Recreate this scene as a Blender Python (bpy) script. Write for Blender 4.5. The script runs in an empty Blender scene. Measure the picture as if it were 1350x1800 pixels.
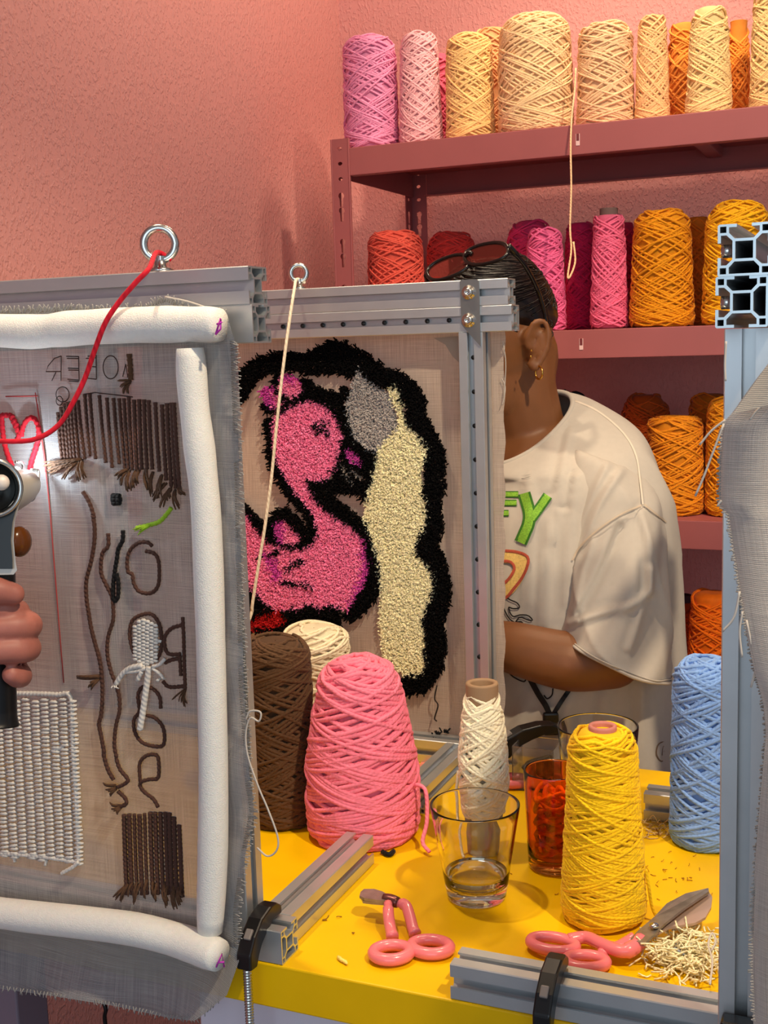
import bpy, bmesh, math, random
import numpy as np
from mathutils import Vector, Matrix
from mathutils.geometry import tessellate_polygon
from mathutils.bvhtree import BVHTree
scn = bpy.context.scene
COL = scn.collection

# ------------------------------------------------------------------ camera
TZ = 0.90                      # height of the table top
CAMZ = TZ + 0.52
FPX = 2100.0
YAW, PITCH, ROLL = math.radians(23.3), math.radians(8.05), math.radians(1.78)
FW = np.array([-math.sin(YAW)*math.cos(PITCH), math.cos(YAW)*math.cos(PITCH), -math.sin(PITCH)])
_r0 = np.array([math.cos(YAW), math.sin(YAW), 0.0]); _u0 = np.cross(_r0, FW)
CR = _r0*math.cos(ROLL) - _u0*math.sin(ROLL)
CU = _u0*math.cos(ROLL) + _r0*math.sin(ROLL)
CC = np.array([0.0, 0.0, CAMZ])
RH = _r0; DH = np.array([-math.sin(YAW), math.cos(YAW), 0.0])   # horizontal right / depth
cam_d = bpy.data.cameras.new('camera'); cam = bpy.data.objects.new('camera', cam_d); COL.objects.link(cam)
cam_d.sensor_fit = 'VERTICAL'; cam_d.sensor_height = 36.0; cam_d.sensor_width = 27.0
cam_d.lens = 36.0*FPX/1800.0
cam_d.clip_start = 0.02
cam.matrix_world = Matrix(((CR[0], CU[0], -FW[0], CC[0]), (CR[1], CU[1], -FW[1], CC[1]), (CR[2], CU[2], -FW[2], CC[2]), (0, 0, 0, 1)))
scn.camera = cam

# ------------------------------------------------------------------ world, lamps, exposure
W = bpy.data.worlds.new('world'); scn.world = W; W.use_nodes = True
W.node_tree.nodes['Background'].inputs[0].default_value = (0.80, 0.88, 1.0, 1)
W.node_tree.nodes['Background'].inputs[1].default_value = 0.32
scn.view_settings.view_transform = 'Standard'; scn.view_settings.look = 'None'
scn.view_settings.gamma = 1.0; scn.view_settings.use_curve_mapping = False
scn.view_settings.exposure = 0.0
def spot(name, loc, target, power, color, size=0.06, angle=75, blend=0.6):
    d = bpy.data.lights.new(name, 'SPOT'); d.energy = power; d.color = color
    d.shadow_soft_size = size; d.spot_size = math.radians(angle); d.spot_blend = blend
    o = bpy.data.objects.new(name, d); COL.objects.link(o); o.location = loc
    o.rotation_euler = (Vector(target)-Vector(loc)).to_track_quat('-Z', 'Y').to_euler()
    return o
WARM = (1.0, 0.80, 0.56)
SPOTS = [spot('ceiling_spot_yarn', (0.25, 1.15, 2.74), (-0.40, 2.15, 1.80), 78, WARM, 0.035, 42, 0.5),
    spot('ceiling_spot_shelf', (-0.44, 2.12, 2.74), (-0.75, 2.2, 1.6), 24, WARM, 0.06, 120, 0.5),
    spot('ceiling_spot_wall', (-0.44, 1.58, 2.74), (-0.85, 1.95, 1.5), 19, WARM, 0.09, 120, 0.6),
    spot('ceiling_spot_table_right', (0.60, 0.34, 2.74), (-0.42, 1.20, 1.02), 140, WARM, 0.035, 58, 0.6),
    spot('ceiling_spot_table_left', (-0.80, 0.98, 2.74), (-0.42, 1.12, 0.9), 62, WARM, 0.03, 46, 0.5)]
for l in SPOTS: l.data.cycles.is_caustics_light = True
ad = bpy.data.lights.new('shop_window', 'AREA'); ad.shape = 'RECTANGLE'; ad.size = 2.6; ad.size_y = 1.7; ad.energy = 30; ad.color = (.70, .87, 1.0)
ao = bpy.data.objects.new('shop_window', ad); COL.objects.link(ao); ao.location = (.7, -2.3, 1.75)
ao.rotation_euler = (Vector((-.3, 1.0, 1.2))-ao.location).to_track_quat('-Z', 'Y').to_euler()

# ------------------------------------------------------------------ pixel -> point helpers (photo frame 1350x1800)
def ray(x, y): return FW + CR*((x-675.0)/FPX) + CU*((900.0-y)/FPX)
def onY(x, y, Y): d = ray(x, y); return CC + d*(Y/d[1])
def onX(x, y, X): d = ray(x, y); return CC + d*(X/d[0])
def onZ(x, y, Z): d = ray(x, y); return CC + d*((Z-CAMZ)/d[2])
def at(x, y, d): return CC + ray(x, y)*d
def depth(p): return float((np.asarray(p)-CC) @ FW)

# ------------------------------------------------------------------ mesh builder
class MB:
    def __init__(s): s.v = []; s.n = 0; s.f = []; s.uv = []; s.sm = []
    def add(s, V, F, smooth=True, uv=None):
        V = np.asarray(V, float).reshape(-1, 3)
        groups = {}
        if isinstance(F, np.ndarray): groups[F.shape[1]] = F
        else:
            for q in F: groups.setdefault(len(q), []).append(q)
        first = True
        for k, q in groups.items():
            s.f.append(np.asarray(q, np.int64).reshape(-1, k) + s.n); s.sm.append(smooth)
            s.uv.append(uv if first else None); first = False
        s.v.append(V); s.n += len(V); return s
    def tube(s, P, r, sides=6, closed=False, N=None, cap=True, flat=1.0, vs=60.0):
        P = np.asarray(P, float); n = len(P)
        r = np.full(n, float(r)) if np.isscalar(r) else np.asarray(r, float)
        if closed: T = np.roll(P, -1, 0)-np.roll(P, 1, 0)
        else: T = np.gradient(P, axis=0)
        T /= np.linalg.norm(T, axis=1)[:, None]+1e-12
        if N is None:
            N = np.zeros_like(P); a = np.array([0.03, 0.02, 1.0]) if abs(T[0][2]) < .9 else np.array([1.0, .02, .03])
            a = a-T[0]*(a@T[0]); a /= np.linalg.norm(a)
            for i in range(n):
                a = a-T[i]*(a@T[i]); a = a/(np.linalg.norm(a)+1e-12); N[i] = a
        else:
            N = N-T*np.sum(N*T, 1)[:, None]; N /= np.linalg.norm(N, axis=1)[:, None]+1e-12
        B = np.cross(T, N)
        an = np.arange(sides)*2*math.pi/sides
        V = P[:, None, :]+r[:, None, None]*(np.cos(an)[None, :, None]*N[:, None, :]*flat+np.sin(an)[None, :, None]*B[:, None, :])
        m = n if closed else n-1
        i = np.arange(m)[:, None]; j = np.arange(sides)[None, :]; i2 = (i+1) % n; j2 = (j+1) % sides
        Q = np.stack([i*sides+j, i*sides+j2, i2*sides+j2, i2*sides+j], -1).reshape(-1, 4)
        L = np.concatenate([[0], np.cumsum(np.linalg.norm(np.diff(P, axis=0), axis=1))])
        if closed: L = np.append(L, L[-1]+np.linalg.norm(P[0]-P[-1]))
        else: L = np.append(L, L[-1])
        U0 = np.broadcast_to(L[:m, None], (m, sides)); U1 = np.broadcast_to(L[1:m+1, None], (m, sides))
        V0 = np.broadcast_to((j/sides), (m, sides)); V1 = np.broadcast_to(((j+1)/sides), (m, sides))
        uv = np.stack([np.stack([U0, V0], -1), np.stack([U0, V1], -1), np.stack([U1, V1], -1), np.stack([U1, V0], -1)], 2).reshape(-1, 4, 2)
        s.add(V.reshape(-1, 3), Q, True, uv)
        if cap and not closed:
            b = s.n-n*sides
            for ring, sg in ((0, -1), (n-1, 1)):
                ids = [b+ring*sides+k for k in range(sides)]
                if sg < 0: ids = ids[::-1]
                s.f.append(np.array([ids])); s.sm.append(True); s.uv.append(None)
        return s
    def lathe(s, prof, seg=32, c=(0, 0, 0), close=False, cap=False):
        pr = np.asarray(prof, float); n = len(pr); an = np.arange(seg)*2*math.pi/seg
        V = np.stack([pr[:, 0, None]*np.cos(an), pr[:, 0, None]*np.sin(an), np.repeat(pr[:, 1, None], seg, 1)], -1)+np.asarray(c, float)
        m = n if close else n-1
        i = np.arange(m)[:, None]; j = np.arange(seg)[None, :]; i2 = (i+1) % n; j2 = (j+1) % seg
        Q = np.stack([i*seg+j, i*seg+j2, i2*seg+j2, i2*seg+j], -1).reshape(-1, 4)
        b = s.n; s.add(V.reshape(-1, 3), Q)
        if cap:
            s.f.append(np.array([[b+k for k in range(seg)][::-1]])); s.sm.append(False); s.uv.append(None)
            s.f.append(np.array([[b+(n-1)*seg+k for k in range(seg)]])); s.sm.append(False); s.uv.append(None)
        return s
    def box(s, c, size, bevel=0.0, rot=None, seg=2):
        bm = bmesh.new(); bmesh.ops.create_cube(bm, size=1.0)
        for v in bm.verts: v.co = Vector((v.co.x*size[0], v.co.y*size[1], v.co.z*size[2]))
        if bevel > 0: bmesh.ops.bevel(bm, geom=list(bm.edges), offset=bevel, segments=seg, profile=.5, affect='EDGES')
        if rot is not None: bmesh.ops.rotate(bm, verts=bm.verts, matrix=rot)
        return s.bm(bm, c)
    def ball(s, c, r, seg=16, rot=None):
        bm = bmesh.new(); bmesh.ops.create_uvsphere(bm, u_segments=seg, v_segments=max(6, seg//2+2), radius=1.0)
        r = (r, r, r) if np.isscalar(r) else r
        for v in bm.verts: v.co = Vector((v.co.x*r[0], v.co.y*r[1], v.co.z*r[2]))
        if rot is not None: bmesh.ops.rotate(bm, verts=bm.verts, matrix=rot)
        return s.bm(bm, c, True)
    def bm(s, bm, c=(0, 0, 0), smooth=False):
        bm.verts.index_update(); V = np.array([v.co[:] for v in bm.verts])+np.asarray(c, float)
        s.add(V, [tuple(v.index for v in f.verts) for f in bm.faces], smooth); bm.free(); return s
    def prism(s, loops, fn, t0, t1, caps=(True, True)):
        """2D loops (outer first, then holes) extruded; fn(a, b, t) -> xyz"""
        pts = [p for l in loops for p in l]
        A = [fn(p[0], p[1], t0) for p in pts]; B = [fn(p[0], p[1], t1) for p in pts]; n = len(pts)
        F = []; o = 0
        for l in loops:
            k = len(l)
            for i in range(k): F.append((o+i, o+(i+1) % k, n+o+(i+1) % k, n+o+i))
            o += k
        tri = tessellate_polygon([[Vector((p[0], p[1], 0)) for p in l] for l in loops])
        for t in tri:
            if caps[0]: F.append(tuple(t))
            if caps[1]: F.append(tuple(n+i for i in reversed(t)))
        return s.add(A+B, F, False)
    def grid(s, V, nu, nv, smooth=True):
        i = np.arange(nu-1)[:, None]; j = np.arange(nv-1)[None, :]
        Q = np.stack([i*nv+j, (i+1)*nv+j, (i+1)*nv+j+1, i*nv+j+1], -1).reshape(-1, 4)
        return s.add(V, Q, smooth)
    def mesh(s, name):
        me = bpy.data.meshes.new(name); V = np.concatenate(s.v)
        me.vertices.add(len(V)); me.vertices.foreach_set('co', V.astype(np.float32).ravel())
        nl = sum(f.size for f in s.f); nf = sum(len(f) for f in s.f)
        me.loops.add(nl); me.polygons.add(nf)
        me.loops.foreach_set('vertex_index', np.concatenate([f.ravel() for f in s.f]).astype(np.int32))
        tot = np.concatenate([np.full(len(f), f.shape[1]) for f in s.f])
        me.polygons.foreach_set('loop_start', np.concatenate([[0], np.cumsum(tot)[:-1]]).astype(np.int32))
        me.polygons.foreach_set('use_smooth', np.concatenate([np.full(len(f), q) for f, q in zip(s.f, s.sm)]))
        if any(u is not None for u in s.uv):
            uvl = me.uv_layers.new(name='UVMap')
            uvs = np.concatenate([(u if u is not None else np.zeros(f.shape+(2,))).reshape(-1, 2) for f, u in zip(s.f, s.uv)])
            uvl.data.foreach_set('uv', uvs.astype(np.float32).ravel())
        me.update(calc_edges=True); me.validate(); return me
    def build(s, name, mat, parent=None, fixn=False):
        me = s.mesh(name)
        if fixn:
            b = bmesh.new(); b.from_mesh(me); bmesh.ops.recalc_face_normals(b, faces=b.faces); b.to_mesh(me); b.free()
        me.materials.append(mat); o = bpy.data.objects.new(name, me); COL.objects.link(o)
        if parent is not None:
            o.parent = parent
            o.matrix_parent_inverse = Matrix.Translation(-parent.location)
        return o
def empty(name, loc, label, cat, group=None):
    o = bpy.data.objects.new(name, None); COL.objects.link(o); o.location = Vector([float(q) for q in loc])
    o.empty_display_size = .02
    return tag(o, label, cat, group)
def tag(o, label, cat, group=None):
    o['label'] = label; o['category'] = cat
    if group: o['group'] = group
    return o
def struct(o): o['kind'] = 'structure'; return o
def stuff(o): o['kind'] = 'stuff'; return o
def spl(P, n=24, closed=False):
    """Catmull-Rom through the points"""
    P = np.asarray(P, float); k = len(P)
    if k < 3: return np.array([P[0]+(P[-1]-P[0])*t for t in np.linspace(0, 1, max(n, 2))])
    Q = np.vstack([P[-1], P, P[0], P[1]]) if closed else np.vstack([2*P[0]-P[1], P, 2*P[-1]-P[-2]])
    m = k if closed else k-1
    T = np.linspace(0, m, n, endpoint=not closed)
    I = np.minimum(T.astype(int), m-1); t = (T-I)[:, None]
    p0, p1, p2, p3 = Q[I], Q[I+1], Q[I+2], Q[I+3]
    return .5*((2*p1)+(-p0+p2)*t+(2*p0-5*p1+4*p2-p3)*t**2+(-p0+3*p1-3*p2+p3)*t**3)

# ------------------------------------------------------------------ materials
def lin(c):
    return tuple(((x/255.0)/12.92 if x/255.0 <= .04045 else ((x/255.0+.055)/1.055)**2.4) for x in c)
_M = {}
def material(name, rgb, rough=.6, metal=0.0, noise=0.0, nscale=60, bump=0.0, bscale=400, bdist=.001, sheen=0.0, trans=0.0, ior=1.45, emit=0, spec=None, uvtwist=0, sub=0.0, stretch=None, coat=0):
    if name in _M: return _M[name]
    m = bpy.data.materials.new(name); m.use_nodes = True; nt = m.node_tree; b = nt.nodes['Principled BSDF']
    c = lin(rgb)+(1,); b.inputs['Base Color'].default_value = c
    b.inputs['Roughness'].default_value = rough; b.inputs['Metallic'].default_value = metal
    b.inputs['Transmission Weight'].default_value = trans; b.inputs['IOR'].default_value = ior
    b.inputs['Sheen Weight'].default_value = sheen; b.inputs['Coat Weight'].default_value = coat
    if sub: b.inputs['Subsurface Weight'].default_value = sub; b.inputs['Subsurface Radius'].default_value = (.012, .005, .003); b.inputs['Subsurface Scale'].default_value = .5
    if spec is not None: b.inputs['Specular IOR Level'].default_value = spec
    if emit: b.inputs['Emission Color'].default_value = c; b.inputs['Emission Strength'].default_value = emit
    L = nt.links.new; N = nt.nodes.new
    tc = N('ShaderNodeTexCoord'); src = tc.outputs['Object']
    if stretch:
        mp = N('ShaderNodeMapping'); mp.inputs['Scale'].default_value = stretch; L(src, mp.inputs[0]); src = mp.outputs[0]
    if noise:
        t = N('ShaderNodeTexNoise'); t.inputs['Scale'].default_value = nscale; t.inputs['Detail'].default_value = 4; L(src, t.inputs['Vector'])
        r = N('ShaderNodeMapRange'); r.inputs[1].default_value = .3; r.inputs[2].default_value = .7; r.inputs[3].default_value = 1-noise; r.inputs[4].default_value = 1+noise*.6
        L(t.outputs['Fac'], r.inputs[0])
        x = N('ShaderNodeMix'); x.data_type = 'RGBA'; x.blend_type = 'MULTIPLY'; x.inputs[0].default_value = 1
        x.inputs['A'].default_value = c; L(r.outputs[0], x.inputs['B']); L(x.outputs['Result'], b.inputs['Base Color'])
    if bump:
        t = N('ShaderNodeTexNoise'); t.inputs['Scale'].default_value = bscale; t.inputs['Detail'].default_value = 3; L(src, t.inputs['Vector'])
        u = N('ShaderNodeBump'); u.inputs['Strength'].default_value = bump; u.inputs['Distance'].default_value = bdist
        L(t.outputs['Fac'], u.inputs['Height']); L(u.outputs[0], b.inputs['Normal'])
    if uvtwist:
        uv = N('ShaderNodeUVMap'); sp = N('ShaderNodeSeparateXYZ'); L(uv.outputs[0], sp.inputs[0])
        a1 = N('ShaderNodeMath'); a1.operation = 'MULTIPLY'; a1.inputs[1].default_value = uvtwist; L(sp.outputs[0], a1.inputs[0])
        a2 = N('ShaderNodeMath'); a2.operation = 'MULTIPLY_ADD'; a2.inputs[1].default_value = 2*math.pi*2; L(sp.outputs[1], a2.inputs[0]); L(a1.outputs[0], a2.inputs[2])
        a3 = N('ShaderNodeMath'); a3.operation = 'SINE'; L(a2.outputs[0], a3.inputs[0])
        u = N('ShaderNodeBump'); u.inputs['Strength'].default_value = .3; u.inputs['Distance'].default_value = .0006
        L(a3.outputs[0], u.inputs['Height']); L(u.outputs[0], b.inputs['Normal'])
    _M[name] = m; return m
def yarn_mat(rgb, twist=1100):
    return material('yarn_%02x%02x%02x' % tuple(rgb), rgb, .75, noise=.12, nscale=90, sheen=.06, uvtwist=twist, spec=.3)
ALU = material('anodised_aluminium', (204, 208, 211), .36, .80, noise=.05, nscale=30, stretch=(1, 1, 1))
ALUCUT = material('cut_aluminium', (196, 208, 214), .3, .8)
STEEL = material('zinc_steel', (200, 200, 196), .22, 1.0)
DARKST = material('blade_steel', (150, 140, 132), .3, .6, noise=.2, nscale=120)
BLACKPL = material('black_plastic', (16, 15, 16), .32)
PINKMET = material('pink_powder_coat', (168, 94, 94), .42, noise=.05, nscale=9)
TABLEY = material('yellow_table_laminate', (232, 184, 3), .38, spec=.25, noise=.06, nscale=14, bump=.05, bscale=700)
CABW = material('white_cabinet', (214, 208, 222), .5)
FOAM = material('white_foam', (232, 230, 224), .85, noise=.04, nscale=200, bump=.35, bscale=900, bdist=.002, sub=.15)
PINKGRIP = material('pink_rubber_handle', (236, 122, 128), .25, coat=.3)
SKIN = material('brown_skin', (126, 79, 44), .5, noise=.10, nscale=25, bump=.08, bscale=900, sub=.12)
SKIN2 = material('light_skin', (164, 100, 88), .5, noise=.10, nscale=60, bump=.1, bscale=1200, sub=.15)
HAIR = material('dark_hair', (24, 15, 12), .38, noise=.4, nscale=160)
SHIRT = material('white_cotton', (184, 176, 165), .85, noise=.03, nscale=120, bump=.12, bscale=1500, bdist=.0006, sheen=.1)
CARD = material('brown_card_tube', (170, 140, 100), .8, noise=.1, nscale=200)
GLASS = material('clear_glass', (250, 250, 246), .0, trans=1.0, ior=1.45)
AMBER = material('amber_glass', (232, 152, 78), .02, trans=1.0, ior=1.45)
WATER = material('water', (250, 250, 244), .0, trans=1.0, ior=1.33)

def wall_material(name, rgb):
    m = bpy.data.materials.new(name); m.use_nodes = True; nt = m.node_tree; b = nt.nodes['Principled BSDF']; L = nt.links.new
    tc = nt.nodes.new('ShaderNodeTexCoord')
    n1 = nt.nodes.new('ShaderNodeTexNoise'); n1.inputs['Scale'].default_value = 185; n1.inputs['Detail'].default_value = 3; n1.inputs['Roughness'].default_value = .55
    n2 = nt.nodes.new('ShaderNodeTexNoise'); n2.inputs['Scale'].default_value = 2.2; n2.inputs['Detail'].default_value = 2
    mp = nt.nodes.new('ShaderNodeMapping'); mp.inputs['Rotation'].default_value = (.5, 0, 0); mp.inputs['Scale'].default_value = (1, 1.0, .62)
    L(tc.outputs['Object'], mp.inputs[0]); L(mp.outputs[0], n1.inputs['Vector']); L(tc.outputs['Object'], n2.inputs['Vector'])
    r = nt.nodes.new('ShaderNodeMapRange'); r.inputs[1].default_value = .46; r.inputs[2].default_value = .66; r.interpolation_type = 'SMOOTHSTEP'
    L(n1.outputs['Fac'], r.inputs[0])
    bp = nt.nodes.new('ShaderNodeBump'); bp.inputs['Strength'].default_value = .6; bp.inputs['Distance'].default_value = .0016
    L(r.outputs[0], bp.inputs['Height']); L(bp.outputs[0], b.inputs['Normal'])
    x = nt.nodes.new('ShaderNodeMix'); x.data_type = 'RGBA'
    x.inputs['A'].default_value = lin(rgb)+(1,); x.inputs['B'].default_value = tuple(k*1.06 for k in lin(rgb))+(1,)
    L(n2.outputs['Fac'], x.inputs[0]); L(x.outputs['Result'], b.inputs['Base Color'])
    b.inputs['Roughness'].default_value = .6; b.inputs['Specular IOR Level'].default_value = .3
    return m
PINKWALL = wall_material('pink_plaster', (218, 152, 147))

def cloth_material(name, rgb, rgb2, period=.0011, gap=.22, slub=.5):
    """plain weave: threads in two directions, small open gaps between them"""
    m = bpy.data.materials.new(name); m.use_nodes = True; nt = m.node_tree; b = nt.nodes['Principled BSDF']; L = nt.links.new; N = nt.nodes.new
    b.inputs['Roughness'].default_value = .9; b.inputs['Sheen Weight'].default_value = .15
    tc = N('ShaderNodeTexCoord'); sp = N('ShaderNodeSeparateXYZ')
    nz = N('ShaderNodeTexNoise'); nz.inputs['Scale'].default_value = 30; L(tc.outputs['UV'], nz.inputs['Vector'])
    mx = N('ShaderNodeVectorMath'); mx.operation = 'MULTIPLY_ADD'; L(nz.outputs['Color'], mx.inputs[0]); mx.inputs[1].default_value = (.003,)*3; L(tc.outputs['UV'], mx.inputs[2])
    L(mx.outputs[0], sp.inputs[0])
    k = 2*math.pi/period; hs = []
    for ax in (0, 1):
        a = N('ShaderNodeMath'); a.operation = 'MULTIPLY'; a.inputs[1].default_value = k; L(sp.outputs[ax], a.inputs[0])
        s = N('ShaderNodeMath'); s.operation = 'SINE'; L(a.outputs[0], s.inputs[0]); hs.append(s.outputs[0])
    mxm = N('ShaderNodeMath'); mxm.operation = 'MAXIMUM'; L(hs[0], mxm.inputs[0]); L(hs[1], mxm.inputs[1])
    # slubs: noise stretched along each thread direction
    cols = []
    for scl in ((18, 1600, 1), (1600, 18, 1)):
        mp = N('ShaderNodeMapping'); mp.inputs['Scale'].default_value = scl; L(tc.outputs['UV'], mp.inputs[0])
        t = N('ShaderNodeTexNoise'); t.inputs['Scale'].default_value = 1; t.inputs['Detail'].default_value = 2; L(mp.outputs[0], t.inputs['Vector']); cols.append(t.outputs['Fac'])
    av = N('ShaderNodeMath'); av.operation = 'ADD'; L(cols[0], av.inputs[0]); L(cols[1], av.inputs[1])
    rg = N('ShaderNodeMapRange'); rg.inputs[1].default_value = .7; rg.inputs[2].default_value = 1.3; L(av.outputs[0], rg.inputs[0])
    c = N('ShaderNodeMix'); c.data_type = 'RGBA'; c.inputs['A'].default_value = lin(rgb)+(1,); c.inputs['B'].default_value = lin(rgb2)+(1,)
    L(rg.outputs[0], c.inputs[0]); L(c.outputs['Result'], b.inputs['Base Color'])
    bp = N('ShaderNodeBump'); bp.inputs['Strength'].default_value = .6; bp.inputs['Distance'].default_value = .0004; L(mxm.outputs[0], bp.inputs['Height']); L(bp.outputs[0], b.inputs['Normal'])
    tl = N('ShaderNodeBsdfTranslucent'); L(c.outputs['Result'], tl.inputs[0])
    m1 = N('ShaderNodeMixShader'); m1.inputs[0].default_value = .3; L(b.outputs[0], m1.inputs[1]); L(tl.outputs[0], m1.inputs[2])
    tr = N('ShaderNodeBsdfTransparent')
    g = N('ShaderNodeMapRange'); g.inputs[1].default_value = -.35; g.inputs[2].default_value = -.0; g.inputs[3].default_value = min(1, gap*4); g.inputs[4].default_value = 0.0
    L(mxm.outputs[0], g.inputs[0])
    m2 = N('ShaderNodeMixShader'); L(g.outputs[0], m2.inputs[0]); L(m1.outputs[0], m2.inputs[1]); L(tr.outputs[0], m2.inputs[2])
    L(m2.outputs[0], nt.nodes['Material Output'].inputs[0])
    return m
LINEN = cloth_material('grey_linen', (188, 189, 190), (136, 139, 144), .0012, .17)
LINEN2 = cloth_material('beige_linen', (232, 216, 200), (188, 168, 152), .0013, .07)
LINEN3 = cloth_material('pale_grey_linen', (222, 219, 214), (178, 175, 172), .0011, .05)

def cloth_obj(name, V, nu, nv, UV, mat, parent=None):
    mb = MB(); mb.grid(V, nu, nv); q = mb.f[-1]
    mb.uv[-1] = np.asarray(UV)[q.ravel()].reshape(q.shape+(2,))
    return mb.build(name, mat, parent)

# ================================================================== SETTING
XW, YWALL, ZC = -1.175, 2.56, 2.85
def slab(name, c, size, mat): return struct(MB().box(c, size).build(name, mat))
slab('wall_left', (XW-.05, 0.9, ZC/2), (.1, 3.5, ZC), PINKWALL)
slab('wall_back', (0.55, YWALL+.05, ZC/2), (3.45, .1, ZC), PINKWALL)
slab('floor', (.55, .9, -.05), (3.6, 3.6, .1), material('grey_floor', (120, 112, 108), .5, noise=.1, nscale=5))
slab('ceiling', (.55, .9, ZC+.05), (3.6, 3.6, .1), material('white_ceiling', (222, 206, 200), .8))

# ================================================================== METAL SHELF UNIT
YF, YR = 2.10, 2.50
UPX0, UPX1 = -0.989, -0.953
zs = [float(onY(1000, 221, YF)[2]), float(onY(1200, 574, YF)[2]), float(onY(1200, 915, YF)[2]), float(onY(1180, 1251, YF)[2]), .30]
SX1 = .62
shelf = empty('metal_shelf', (-.3, 2.3, 0), 'tall pink metal shelf unit standing along the back wall, loaded with yarn cones', 'shelf')
LIP = .050
for i, z in enumerate(zs):
    mb = MB()
    mb.box(((UPX0+SX1)/2, (YF+YR)/2, z-.001), (SX1-UPX0-.006, YR-YF, .003))
    for yy, sg in ((YF, 1), (YR, -1)):
        mb.box(((UPX1+SX1)/2+(.0 if sg > 0 else 0), yy, z-LIP/2), (SX1-UPX1-.002, .003, LIP), .001)
        mb.box(((UPX1+SX1)/2, yy+sg*.009, z-LIP+.001), (SX1-UPX1-.002, .018, .002))
    for xx in (UPX0+.006, SX1-.006): mb.box((xx, (YF+YR)/2, z-LIP/2), (.002, YR-YF-.01, LIP))
    mb.box((-.34, (YF+YR)/2, z-.012), (.03, YR-YF-.02, .02), .003)
    mb.build('shelf_board', PINKMET, shelf)
    # punched slot on the front lip
    if i < 2:
        xs = float(onY((1016, 1022)[i], (242, 600)[i], YF)[0])
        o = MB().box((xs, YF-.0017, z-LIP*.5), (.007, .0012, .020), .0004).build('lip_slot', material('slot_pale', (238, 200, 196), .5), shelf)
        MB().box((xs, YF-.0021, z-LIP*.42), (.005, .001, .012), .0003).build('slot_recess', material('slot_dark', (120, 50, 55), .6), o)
def keyhole(cx, cz, s=1.0):
    r = .0062*s; pts = []
    for k in range(11):
        a = math.radians(-50+280*k/10); pts.append((cx+r*math.cos(a), cz+.006*s+r*math.sin(a)))
    pts.append((cx-.0034*s, cz-.014*s)); pts.append((cx+.0034*s, cz-.014*s)); return pts
def upright(y, sg, x0, sx, with_front):
    ztop = zs[0]+.018; w = abs(UPX1-UPX0)
    holes = []
    zz = ztop-.055
    ks = [.1, .127, .185, .212] + [.212+.058+.085*k+q for k in range(12) for q in (0, .027)]
    for k in ks: holes.append(keyhole(w*.5, ztop-k-.01))
    for k in (.018, .045, .073):
        holes.append([(w*.5+.004*math.cos(a)*1.2, ztop-k+.0035*math.sin(a)) for a in np.linspace(0, 2*math.pi, 9)[:-1]])
    holes = [h for h in holes if min(p[1] for p in h) > .03]
    outer = [(0, 0), (w, 0), (w, ztop), (0, ztop)]
    mb = MB()
    mb.prism([outer]+holes, lambda a, b, t: (x0+sx*a, y+t, b), 0, .0018)
    h2 = [[(p[0], p[1]) for p in h] for h in holes]
    mb.prism([outer]+h2, lambda a, b, t: (x0+sx*t, y+sg*a, b), 0, .0018)
    if with_front:   # rolled front edges
        mb.box((x0+sx*w, y+sg*.002, ztop/2), (.003, .006, ztop), .0008); mb.box((x0+sx*.001, y+sg*.001, ztop/2), (.003, .005, ztop), .0008)
    o = mb.build('upright', PINKMET, shelf)
    return o
upright(YF-.0025, 1, UPX0, 1, True); upright(YR+.0005, -1, UPX0, 1, False)
upright(YF-.0025, 1, SX1, -1, True); upright(YR+.0005, -1, SX1, -1, False)

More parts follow.
